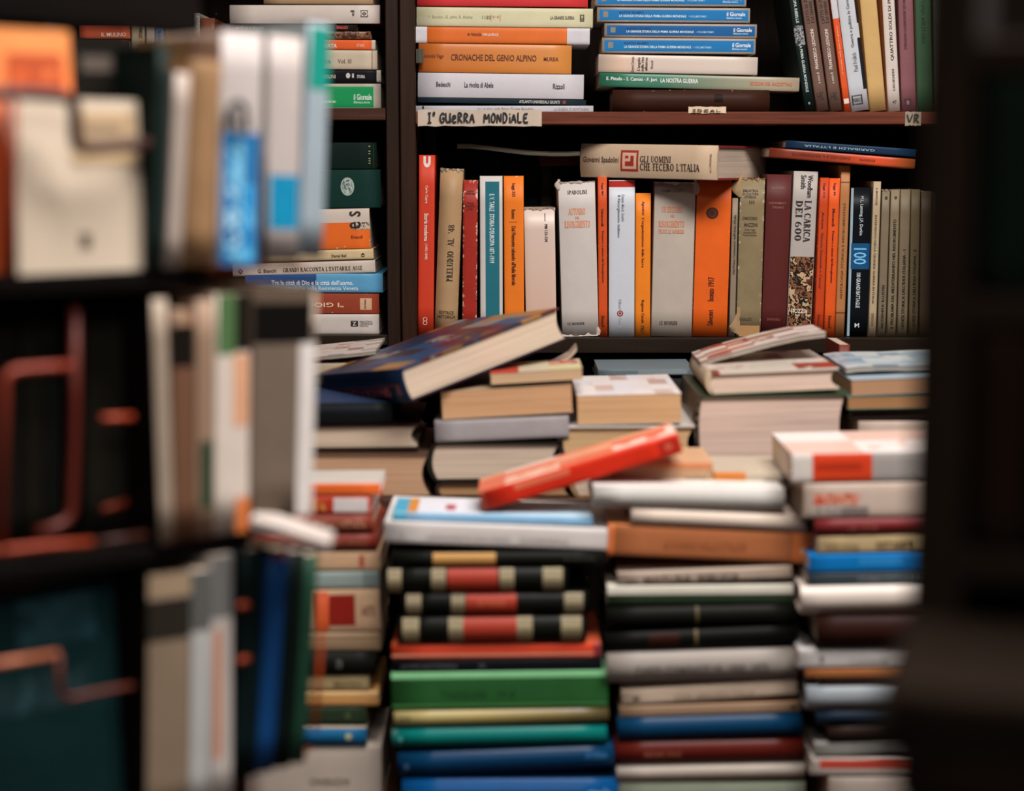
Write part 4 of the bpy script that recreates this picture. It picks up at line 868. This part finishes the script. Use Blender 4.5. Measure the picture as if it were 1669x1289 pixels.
# ---- front stack, left, half behind the rack
GROUP = 'books stacked at the front of the table beside the rack'
DL = 1.93
def fl(*a, **k): return lying(a[0], DL, *a[1:], **k)
fl('cream white block lowest beside the rack', 400, 622, 1216, 1300, 1216, 1300, 'c3b5a9', [('t', 'CONVERSAZIONI', 505, 570, .5, .62, '8a7c70', 'u')], zb=TZ)
fl('blue paperback with a pale round mark beside the rack', 405, 598, 1182, 1215, 1180, 1215, '14608f', [('o', 563, 575, .3, .66, 'a8b08c'), ('b', 405, 598, 0, .1, 'a39478')], kind='h', cover='8d8470')
fl('dark green volume above the blue one beside the rack', 415, 597, 1152, 1181, 1151, 1179, '2a3a28', [('o', 562, 572, .3, .7, '4a5438')])
fl('yellow orange paperback with a frayed end beside the rack', 400, 617, 1127, 1151, 1125, 1150, 'd09a5c', [('b', 400, 617, 0, .3, 'd8b07a')])
fl('tan book with faint print beside the rack', 410, 602, 1102, 1126.5, 1100, 1124.5, 'a8946c', [('t', 'BIBLIOTECA', 545, 590, .35, .7, '6a5a3c', 'u')])
fl('black hardcover with a grey mark beside the rack', 420, 612, 1062, 1101.5, 1060, 1099.5, '151512', [('t', 'B', 550, 560, .3, .65, '5a5a54', 'u')], kind='h')
fl('tan ribbed volume beside the rack', 415, 620, 1032, 1061.5, 1028, 1059.5, 'a58a6c', [('b', 415, 620, .25, .32, '7a6248'), ('b', 415, 620, .62, .68, '7a6248')])
fl('cream book with a dark red square beside the rack', 410, 620, 962, 1031.5, 959, 1027.5, 'c8a584', [('b', 537, 580, .12, .86, '8f2218'), ('b', 515, 537, .05, .95, 'c0522c'), ('t', 'ARTE', 590, 612, .4, .62, '7a4c34', 'u')], cover='d0b08c')
fl('pale blue grey paperback beside the rack', 420, 618, 931, 961.5, 930, 958.5, '93a09c', [('b', 592, 618, 0, 1, '7d8a88')])
fl('cream paperback with a red mark beside the rack', 410, 620, 898, 930.5, 897, 929.5, 'cba583', [('b', 586, 594, .2, .8, 'b5553c')])
fl('dark red hardcover with faint band beside the rack', 410, 615, 869, 897.5, 868, 896.5, '74281f', [('t', 'RACCONTI E NOVELLE', 520, 600, .35, .7, '9a5c48', 'u')], kind='h')
fl('brown red hardcover with pale print beside the rack', 410, 609, 838, 868.5, 838, 867.5, '7a3324', [('t', 'STORIA ILLUSTRATA', 512, 596, .3, .75, 'b58468', 'u')], kind='h', pages='cabba8')
fl('white and red paperback with yellow motif beside the rack', 410, 606, 808, 837.5, 807, 837.5, 'b53a24', [('b', 544, 600, .1, .9, 'd5ccca'), ('b', 512, 530, .2, .8, art(['c8963c', 'b5482a', 'd0a850'], 120, 1))], pages='d0c8c4', cover='d0c8c4')
fl('orange edged paperback, topmost beside the rack', 410, 620, 788, 807.5, 786, 806.5, 'e0672c', top='c3bab2', pages='d8d0cc', D=.085)

# ---------------------------------------------------------------- back row of the table
DB = 2.085
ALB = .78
GROUP = 'books piled on the back step of the table, left'
PB = 'cfa987'
def bm(*a, **k):
    k.setdefault('face', 'tail'); k.setdefault('D', .2); k.setdefault('kind', 'h')
    return lying(a[0], DB, *a[1:], **k)
bm('thick tan paged book low in the left back pile', 440, 703, 735, 806, 737, 806, '5a4438', pages='c9a080', zb=BZ)
bm('pale paged book under the black one in the left back pile', 445, 683, 694, 734.5, 691, 732, '3a2a24', pages='cdb8a2', kind='h')
bm('navy and black book on top of the left back pile', 455, 640, 655, 693.5, 655, 691, '101418', top='2c3e5e', pages='1c1a18', face='spine', kind='h')
sheet('white magazine with red lettering lying beneath the left bookcase', 2.27, [(470, 590), (500, 586), (530, 583), (560, 580), (590, 577), (612, 574)], .004, .17, art(['d8cbc0', 'd8cbc0', 'd3c3b8', 'b8503c', 'd8cfc4', 'dcd3c8', '6a7a70'], 60, 3, block=(.02, .012, 9)))
lying('white paperback beneath the red lettered magazine in the left back pile', 2.272, 475, 612, 593, 690, 580, 688, 'b8a890', D=.17)
GROUP = 'books piled on the back step of the table, second pile'
bm('low tan paged book beneath the second back pile', 716, 930, 786, 812, 786, 812, '3c2c24', pages='b58c66', zb=BZ)
bm('thick dark bound book with cream pages in the second back pile', 709, 916, 722, 785, 716, 783, '232019', pages='d0bba8')
bm('grey white softcover with curled white corner in the second back pile', 710, 928, 686, 721, 674, 712, 'a8a2a4', face='spine', kind='p', D=.19, cover='b9b2b0', soil=.2)
bm('thick tan paged paperback under the tilted picture book', 721, 934, 637, 684, 626, 672, '8a6a50', pages='cfa27a', face='fore', kind='p', cover='c8a888', D=.18)
bm('yellow and red covered paperback over the tan paged one', 800, 950, 608, 627, 594, 618, 'c9ab84', face='fore', kind='p', D=.10, top=art(['d8cf8c', 'c8402c', 'd8c8b0', 'd5b890', 'd8cf9c'], 18, 6, block=(.035, .05, 9)), pages='d0b08c')
GROUP = 'books piled on the back step of the table, third pile'
bm('tan book lowest in the third back pile', 940, 1130, 752, 812, 751, 812, 'a88460', zb=BZ)
lying('tan softcover lying behind the red book on the centre right stack', 1.95, 1000, 1161, 752, 794, 752, 795, 'c8a07c', D=.105, items=[('b', 1010, 1160, 0, .25, 'd3875c'), ('t', 'NOI', 1118, 1150, .55, .75, '5a4c40', 'u')], top='d8ab84')
bm('cream covered book with tan pages under the white paperback', 922, 1136, 694, 751.5, 688, 750, '2a2420', pages='d3ae82', top='d5ccc4', face='tail', kind='h')
bm('white covered paperback with thick tan pages on the third pile', 941, 1111, 641, 693, 640, 689, 'cbb092', face='fore', kind='p', D=.19, top=art(['f0e8e4', 'd8bcb0', 'e8e4ea', 'f0e8e4', 'f0eae6', 'ece0dc', 'c8a8a0'], 20, 3, block=(.022, .05, 9)), pages='d6ab80', cover='d8cdc6')
lying('thin grey blue book lying behind the white covered paperback', 2.33, 975, 1132, 602, 612, 597, 611, '6d7d84', [('b', 1040, 1120, .2, .8, '8a989c')], D=.12)
lying('thick black volume standing under the thin grey blue book', 2.335, 970, 1132, 613, 735, 612, 735, '1c1a18', D=.11, kind='h')
GROUP = 'books piled on the back step of the table, fourth pile'
bm('low brown book beneath the fourth back pile', 1166, 1292, 770, 812, 770, 812, '3a2418', zb=BZ)
lying('cream and orange softcover lying on the centre right stack', 1.95, 1163, 1296, 768, 796, 769, 797, 'c9b9a4', D=.105, items=[('b', 1163, 1215, .0, .9, 'd8843c'), ('b', 1245, 1285, .45, .65, '4a4038')])
bm('brown paged book under the very thick one', 1166, 1292, 751, 769.5, 747, 769, '3a2018', pages='8d5a40', D=.18)
bm('very thick hardcover with pale pink cream pages, fourth back pile', 1141, 1380, 645, 750, 636, 746, art(['1c1614', '2a201c', '5a4a3c', '1a1614', '7a6a5c', '4a2420'], 28, 6), pages='dcc0b2', face='tail', top='3a4a34', cover=art(['1c1614', '3a2420', '5a6a4c', '6a2c24', '2a2420'], 30, 2), D=.21, bulge=.006)
bm('hardcover with cream pages on the very thick book', 1160, 1368, 606, 643, 598, 634, 'cdb698', pages='dcc2b2', face='tail', top=art(['d8cabc', '9c3826', 'd8cabc', 'cfc2b4', 'd8cfc4', '6a5a50', 'e0d5c8'], 22, 5, block=(.03, .045, 9)), cover='cdbba6', D=.2)
sheet('white and red patterned booklet tilted on top of the fourth back pile', 2.17, [(1142, 594), (1170, 584), (1210, 573), (1260, 560), (1305, 550), (1346, 545)], .006, .11, art(['e4d8ce', '9c3a28', 'e0d5cc', 'ddd2c8', 'e6dcd4', '8a3222', 'd0b8a8'], 30, 8, block=(.028, .014, 9)), GROUP)
GROUP = 'books piled on the back step of the table, right pile'
bm('white softcover with grey print under the teal covered book', 1398, 1600, 686, 735, 680, 735, 'd3bdae', face='spine', kind='p', items=[('b', 1410, 1600, .4, .75, 'c9b8b0')])
bm('grey volume low in the right back pile', 1392, 1600, 735.5, 812, 735.5, 812, '9a8d86', zb=BZ)
bm('dark bound book in the right back pile', 1388, 1600, 668, 685.5, 664, 679.5, '1f1613', pages='2a1c16')
bm('teal covered book with brown pages in the right back pile', 1382, 1600, 646, 667.5, 637, 663.5, '5a8a78', pages='a87a54', face='fore', kind='p', top='5f9484', D=.19)
bm('rolled softcover with brown pages on the teal book', 1388, 1600, 617, 645, 610, 636.5, 'b5a598', pages='b58c6c', face='fore', kind='p', top='a8b8c4', D=.16)
sheet('light blue white magazine lying highest on the right back pile', 2.12, [(1379, 604), (1400, 601), (1440, 600), (1480, 600), (1520, 598), (1570, 596)], .006, .16, art(['a8bcc8', 'c3ccd0', '8aa0b0', 'd0d5d5', 'b5c4cc'], 25, 4, block=(.03, .03, 9)), GROUP)
GROUP = None
standing('small red brown booklet leaning beside the fourth back pile', 2.36, (1367, 1386, 562), (1360, 1378, 735), '7a3024', D=.10, cover='8a3a2a')
# ---- the big picture book tilted across the left piles
pl = front(2.05); corner = pl.at(671, 655)
phi, rol = math.radians(33), math.radians(15.5)
Rm = Matrix.Rotation(phi, 3, 'Z') @ Matrix.Rotation(-rol, 3, 'Y') @ Matrix.Rotation(math.radians(-8), 3, 'X')
tail_dir = Rm @ Vector((1, 0, 0)); back_dir = Rm @ Vector((0, 1, 0)); up = Rm @ Vector((0, 0, 1))
Lb, Tb, Db = .24, .040, .222
M = frame(-back_dir, tail_dir, up, corner + back_dir * (Lb / 2))
bk = make_book(M, Lb, Tb, Db, -Lb / 2, 0, 'large dark blue picture book tilted up over the left back piles', '16233a', kind='h', pages='d2bda8', rough=.25,
               top=art(['1c2c48', '2c4268', '5a2430', '3a2430', 'a8763c', '3a2630', '8a8680', '54202c', '2a4a72', '1c2a44', '7a5a30'], 8, 5, block=(.07, .028, 9)), cover='2a1c28', bulge=.005)
bk.loc = lambda a0, a1, v0, v1: (-Lb / 2 + a0 * Lb, -Lb / 2 + a1 * Lb, Tb - v1 * Tb, Tb - v0 * Tb)
deco(bk, [('b', .02, .98, .42, .5, '5a2c34'), ('t', 'GRANDE ATLANTE', .30, .86, .52, .78, 'a8483a', 'd'), ('b', .93, .97, .45, .75, '8a5a58')])
sheet('thin curled booklet sticking out under the tilted picture book', 2.17, [(790, 627), (830, 617), (870, 606), (905, 595), (928, 582), (940, 568)], .006, .04, 'b5a594', pages='cdb8a0')

# ---------------------------------------------------------------- red wire rack in the left foreground
ALB = 1.15
YAW = math.radians(42)
base = front(1.36).at(20, 455)
RK = Pl(base, YAW)
rr, nn = RK.r, RK.n
def rk(px, py, off=0.0): return RK.off(off).at(px, py)
RED = plain('9c3a1e', .45, .2)
RACKW = wood('0a0706', 0, .8)
def zr(px, py, off=0.0): return rk(px, py, off).z
Z1, Z2, Z3 = zr(240, 441), zr(255, 889), zr(250, 1350)      # three tiers, tops of their boards
ZL = zr(440, 1257)
orig = Vector((base.x, base.y, 0))
u_of = lambda px: (rk(px, 400) - base).dot(rr)
U0, U1 = u_of(-60), u_of(528)
r = empty('wire_book_rack', frame(rr, -nn, Vector((0, 0, 1)), orig), 'red wire book rack with dark boards in the left foreground', 'book rack')
RD = .17
for z, ue in ((Z1, u_of(345)), (Z2, u_of(402)), (Z3, u_of(384))):
    v, f = boxv(U0, ue, .004, RD, z - .016, z - .001, .002); mobj('board', v, f, RACKW, r)
zt = zr(100, 42, .088)
v, f = boxv(U0, u_of(430), .088, .118, zt, zt + .05, .003); mobj('top_board', v, f, RACKW, r)
v, f = boxv(U0, u_of(240), RD - .012, RD - .002, Z3, Z1 - .018); mobj('back_panel', v, f, wood('17100c', 2, .7), r)
def wire(name, pts, rad=.0028, m=RED):
    v, f = tube(roundpath(pts, .012, 5), rad, 8); return mobj(name, v, f, m, r, True)
def L(px, py, off=0.0):      # local point of the rack from the photo
    p = rk(px, py, off) - orig; return (p.dot(rr), -p.dot(nn), p.z)
for u in (U0 + .01, u_of(256)):
    v, f = tube([(u, RD - .006, 0), (u, RD - .006, zt + .3)], .005, 8); mobj('post', v, f, plain('2a1512', .4, .3), r, True)
# retaining loops at the front of each tier
o = -.012
wire('retaining_wire', [L(-40, 152, o), L(15, 150, o), L(122, 158, o), L(122, 243, o), L(238, 234, o), L(238, 234, .12)], .0050, plain('3a1c1a', .5, .2))
for q in (.03, .09):
    wire('shelf_wire', [(u_of(330), q, Z1 - .003), (U1, q, Z1 - .003)], .0018)
    wire('shelf_wire', [(u_of(390), q, Z2 - .003), (U1, q, Z2 - .003)], .0018)
    wire('shelf_wire', [(u_of(370), q, ZL - .002), (U1, q, ZL - .002)], .0018)
wire('retaining_wire', [L(22, 152, o), L(20, 300, o), L(22, 450, o)], .0036, plain('7a3424', .45, .3))
wire('retaining_wire', [L(2, 895, o), L(8, 605, o), L(60, 600, o), L(118, 596, o)], .0034, plain('8a3320', .45, .2))
wire('retaining_wire', [L(-40, 900, o), L(10, 897, o), L(80, 889, o), L(150, 884, o)], .0030)
wire('retaining_wire', [L(152, 884, o), L(238, 872, o)], .0026, plain('3a140c', .5, .1))  # same wire carried on in a dim colour, painting its shaded part
wire('retaining_wire', [L(122, 500, .02), L(122, 690, .02), L(116, 850, .02), L(60, 868, .02)], .0042, plain('5a1a0e', .5, .1))
wire('retaining_wire', [L(-40, 1088, o), L(94, 1066, o)], .0032, plain('b56a4c', .4, .2))
wire('retaining_wire', [L(95, 1066, o), L(98, 1142, o), L(150, 1130, o), L(214, 1118, o), L(214, 1118, .1)], .0026, plain('5a2418', .45, .2))  # rest of the salmon wire, its shade painted as a darker colour
wire('cross_wire', [L(165, 682, .01), L(216, 680, .01)], .0030)
wire('cross_wire', [L(388, 988, -.004), L(404, 986, -.004)], .0034)
wire('cross_wire', [L(388, 1078, -.004), L(404, 1073, -.004)], .0034)
wire('retaining_wire', [L(527, 966, -.01), L(522, 1060, -.01), L(513, 1190, -.01)], .0022, plain('c8501e', .45, .1))
wire('hook', [L(370, 216, -.008), L(371, 182, -.008), L(384, 164, -.008), L(400, 172, -.008), L(402, 214, -.008)], .0026, plain('14100e', .5))
wire('frame_wire', [L(431, 205, -.002), L(429, 430, -.002)], .0026, plain('14100e', .5))
wire('cross_wire', [L(165, 830, .05), L(208, 818, .05)], .0030)
# face-out books
def faceout(label, x0, x1, yt, yb, off, T, cov, lean=.05, zb=None, **kw):
    pl = RK.off(off); A = pl.at(x0, yb); W = (pl.at(x1, yb) - A).length; H = pl.at(x0, yt).z - (zb if zb is not None else A.z)
    if zb is not None: A.z = zb
    up = (Vector((0, 0, 1)) * math.cos(lean) - nn * math.sin(lean)); away = up.cross(rr).normalized()
    away = rr.cross(up) * -1 if (rr.cross(up)).dot(nn) > 0 else rr.cross(up)
    M = frame(up, rr, up.cross(rr), A)
    if up.cross(rr).dot(nn) > 0: pass
    bk = make_book(M, H, T, W, 0, 0, label, kw.pop('spine', '8a7a6a'), cover=cov, **kw)
    return bk, M, H, W
GROUP = 'books shown cover forward on the wire rack'
bk, M, H, W = faceout('blurred cream book facing forward on the top tier of the rack', 24, 238, 158, 452, .012, .012, 'c9b8a4', zb=Z1, spine='c8643c', group=GROUP, soil=.08)
v, f = boxv(.018, .030, W * .50, W * .58, -.0006, .0001); mobj('emblem', v, f, plain('5a4c40'), bk.root)
v, f = boxv(H * .62, H * .93, W * .47, W * .97, -.0005, .0001); mobj('picture_panel', v, f, mat('b59a78', .5, .2), bk.root)
v, f = boxv(H * .80, H * .86, W * .56, W * .86, -.0008, .0001); mobj('lettering', v, f, plain('8d7860'), bk.root)
bk, M, H, W = faceout('blurred orange cover rising behind the cream one on the rack', -60, 134, 40, 452, .032, .014, grad([(0, 'd0602f'), (.6, 'dc6a36'), (1, 'd98a50')]), zb=Z1, spine='c85a34', group=GROUP)
v, f = boxv(H * .72, H * .90, W * .45, W * .92, -.0006, .0001); mobj('picture_panel', v, f, art(['b8502c', 'c05a30', 'a84a2a', 'c8683c'], 20, 2), bk.root)
bk, M, H, W = faceout('blurred black cover rising behind the cream one on the rack', 138, 240, 62, 452, .055, .016, '14120f', zb=Z1, spine='14120f', group=GROUP)
v, f = boxv(H * .86, H * .93, W * .12, W * .6, -.0006, .0001); mobj('lettering', v, f, plain('4a4038'), bk.root)
bk, M, H, W = faceout('large dark teal book facing forward on the bottom tier', -40, 198, 932, 1340, .02, .02, '12292b', zb=Z3, spine='12282a', group=GROUP, soil=.2, rough=.45)
v, f = boxv(H * .955, H * .985, W * .0, W * .98, -.0006, .0001); mobj('cover_band', v, f, mat('3f5052'), bk.root)
v, f = boxv(H * .90, H * .93, W * .1, W * .5, -.0006, .0001); mobj('cover_band', v, f, mat('4a2420'), bk.root)
v, f = boxv(H * .70, H * .86, W * .35, W * .86, -.0006, .0001); mobj('picture_panel', v, f, art(['12292b', '1c3a40', '24444c', '153034'], 20, 1), bk.root)
v, f = boxv(H * .48, H * .60, W * .05, W * .8, -.0006, .0001); mobj('picture_panel', v, f, art(['132b2d', '22383c', '1a3034', '2a4448'], 16, 3), bk.root)
# dark books at the back of the second tier
GROUP = 'dark books deep in the middle tier of the rack'
p5 = RK.off(.05)
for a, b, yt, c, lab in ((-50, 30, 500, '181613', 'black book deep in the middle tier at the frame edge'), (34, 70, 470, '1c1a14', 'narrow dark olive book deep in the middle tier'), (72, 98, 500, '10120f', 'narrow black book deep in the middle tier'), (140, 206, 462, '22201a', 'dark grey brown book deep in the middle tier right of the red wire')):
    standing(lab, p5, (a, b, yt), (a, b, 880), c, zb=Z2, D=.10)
# spine-out books, top tier
GROUP = 'spines on the top tier of the wire rack'
def sp(label, top, bot, col, items=(), z=None, D=.13, off=.0, **kw):
    return standing(label, RK.off(off), top, bot, col, items, zb=z, D=D, **kw)
sp('blurred dark green spine beside the cream cover on the rack', (258, 276, 75), (244, 266, 440), '12201d', z=Z1)
sp('blurred pale grey spine left of the tan one on the rack', (286, 310, 120), (268, 296, 437), '9a8d84', z=Z1, rough=.3)
sp('blurred tan spine on the top tier of the rack', (311, 362, 66), (297, 350, 434), '8d6c4c', [('b', 66, 100, 0, 1, '5a4030')], z=Z1, kind='h', soil=.25)
sp('blurred white spine with blue lower half on the rack', (363, 427, 56), (351, 423, 430), 'aaa19e', [('b', 216, 430, .06, .95, '14639a'), ('b', 224, 424, .18, .6, art(['0f4f86', '9ac4d8', '1a6aa4', '6fb0d0', '0d4474', '2a8ac4'], 26, 2)), ('b', 300, 424, .6, .86, art(['1f84c0', '4aa0d0', '1a74b0'], 30, 5))], z=Z1)
sp('blurred white spine with a turquoise band on the rack', (438, 494, 62), (432, 486, 424), 'a89e9a', [('b', 284, 372, .08, .96, '0f7ea6')], z=Z1 + .002, kind='h', bulge=.003, D=.12)
sp('blurred grey spine with a green upper end on the rack', (500, 541, 40), (490, 524, 417), '8a979f', [('b', 46, 146, .1, 1, '128072')], z=Z1 + .004, D=.12)
# middle tier
GROUP = 'spines on the middle tier of the wire rack'
sp('thin blurred cream spine at the left of the middle tier', (246, 272, 487), (260, 284, 886), '988878', z=Z2, cover='100c0a', pages='2a241e')
sp('blurred black and brown spine on the middle tier', (275, 318, 505), (286, 318, 884), '6a4a38', [('b', 530, 598, .0, 1, '17130f'), ('b', 505, 530, .2, .8, 'a08068')], z=Z2)
sp('blurred tan spine with a green lower label on the middle tier', (319, 348, 490), (319, 350, 880), '8d735f', [('b', 720, 830, .2, .9, '1f3a26')], z=Z2)
sp('blurred white and orange spine with a green top on the middle tier', (349, 410, 480), (351, 404, 878), 'cdbfb4', [('b', 480, 580, .05, .55, '4a6a42'), ('b', 480, 575, .55, 1, '1c1612'), ('b', 580, 700, .5, .95, 'd09a78'), ('b', 820, 878, .6, 1, 'd0743c')], z=Z2)
sp('wide blurred grey spine with a black top on the middle tier', (414, 520, 470), (408, 508, 838), '6a5c50', [('b', 496, 560, .0, .9, '0e0c0b'), ('b', 560, 838, .72, 1, 'cfc8c4'), ('b', 470, 496, 0, 1, '5a4c40'), ('b', 478, 530, .9, 1, 'b9a898')], z=Z2 + .006, kind='p', D=.12)
sheet('thin white booklet slanting out below the middle tier of the rack', 1.47, [(408, 852), (430, 857), (470, 869), (505, 881), (536, 890)], .006, .045, 'c0b5ae', pages='c0b5ae', name='booklet', cat='booklet')
# bottom tier
GROUP = 'spines on the bottom tier of the wire rack'
sp('wide blurred grey brown spine with a black band on the bottom tier', (240, 314, 936), (240, 304, 1340), '84725f', cover='100c0a', pages='2a241e', items=[('b', 936, 972, 0, 1, '9a846c'), ('b', 975, 1042, 0, 1, '2a2620')], z=Z3)
sp('blurred pale grey spine on the bottom tier', (315, 344, 930), (305, 342, 1340), 'b0b0ae', [('b', 930, 1030, 0, 1, '5a5a58')], z=Z3)
sp('blurred white spine with orange stripe on the bottom tier', (345, 378, 905), (343, 380, 1340), 'b8b0aa', [('b', 1030, 1250, .1, .45, 'c08468'), ('b', 905, 1010, 0, 1, '6d6c6a')], z=Z3)
sp('blurred dark green black spine on the bottom tier', (392, 436, 896), (386, 412, 1257), '0c1a1a', z=ZL)
sp('narrow blurred deep blue spine on the bottom tier', (440, 472, 896), (416, 444, 1257), '0f3f74', [('b', 896, 912, .1, .9, '9a5a44')], z=ZL)
sp('blurred black green spine right of the blue one', (474, 496, 900), (446, 474, 1257), '0c1613', z=ZL)
sp('blurred dark green spine at the right end of the bottom tier', (498, 520, 905), (476, 497, 1257), '1d4030', z=ZL)

# ---------------------------------------------------------------- dark bookcase end in the right foreground
DR = 1.0; NY = math.radians(-17); p0 = front(DR).at(1490, 600); pr = Pl((p0.x, p0.y, 0), NY)
RN = frame(pr.r, -pr.n, Vector((0, 0, 1)), Vector((p0.x, p0.y, 0)))
r = empty('near_bookcase', RN, 'near black bookcase end, out of focus along the right edge', 'bookcase')
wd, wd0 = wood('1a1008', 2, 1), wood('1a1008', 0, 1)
def nb(name, b, m):
    v, f = boxv(*b, .003); return mobj(name, v, f, m, r)
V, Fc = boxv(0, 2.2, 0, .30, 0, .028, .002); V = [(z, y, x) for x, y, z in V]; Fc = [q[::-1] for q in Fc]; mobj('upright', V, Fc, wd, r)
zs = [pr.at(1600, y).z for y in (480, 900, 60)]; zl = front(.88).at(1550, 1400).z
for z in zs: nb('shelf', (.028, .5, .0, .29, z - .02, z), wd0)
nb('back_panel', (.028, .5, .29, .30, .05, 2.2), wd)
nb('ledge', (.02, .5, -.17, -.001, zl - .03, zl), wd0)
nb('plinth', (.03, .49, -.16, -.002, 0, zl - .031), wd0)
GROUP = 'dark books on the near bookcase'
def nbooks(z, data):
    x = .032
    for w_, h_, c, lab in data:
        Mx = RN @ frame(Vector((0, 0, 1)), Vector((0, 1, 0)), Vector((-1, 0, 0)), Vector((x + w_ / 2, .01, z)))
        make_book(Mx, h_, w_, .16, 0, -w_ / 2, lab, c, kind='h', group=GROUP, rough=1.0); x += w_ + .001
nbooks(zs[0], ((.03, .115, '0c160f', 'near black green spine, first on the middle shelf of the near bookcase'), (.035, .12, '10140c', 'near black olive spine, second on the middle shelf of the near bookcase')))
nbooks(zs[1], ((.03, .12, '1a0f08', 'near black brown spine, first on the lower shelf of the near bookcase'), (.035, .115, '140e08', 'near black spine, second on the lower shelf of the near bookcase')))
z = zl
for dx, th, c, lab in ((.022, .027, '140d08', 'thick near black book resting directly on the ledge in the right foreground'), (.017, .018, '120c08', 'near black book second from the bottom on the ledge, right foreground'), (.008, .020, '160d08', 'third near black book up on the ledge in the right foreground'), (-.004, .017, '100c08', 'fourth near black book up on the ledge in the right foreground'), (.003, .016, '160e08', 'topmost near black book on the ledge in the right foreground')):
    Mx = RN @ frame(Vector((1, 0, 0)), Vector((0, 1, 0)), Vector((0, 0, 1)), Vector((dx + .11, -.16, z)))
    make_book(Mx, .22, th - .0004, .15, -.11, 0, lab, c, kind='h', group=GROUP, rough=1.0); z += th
make_texts()
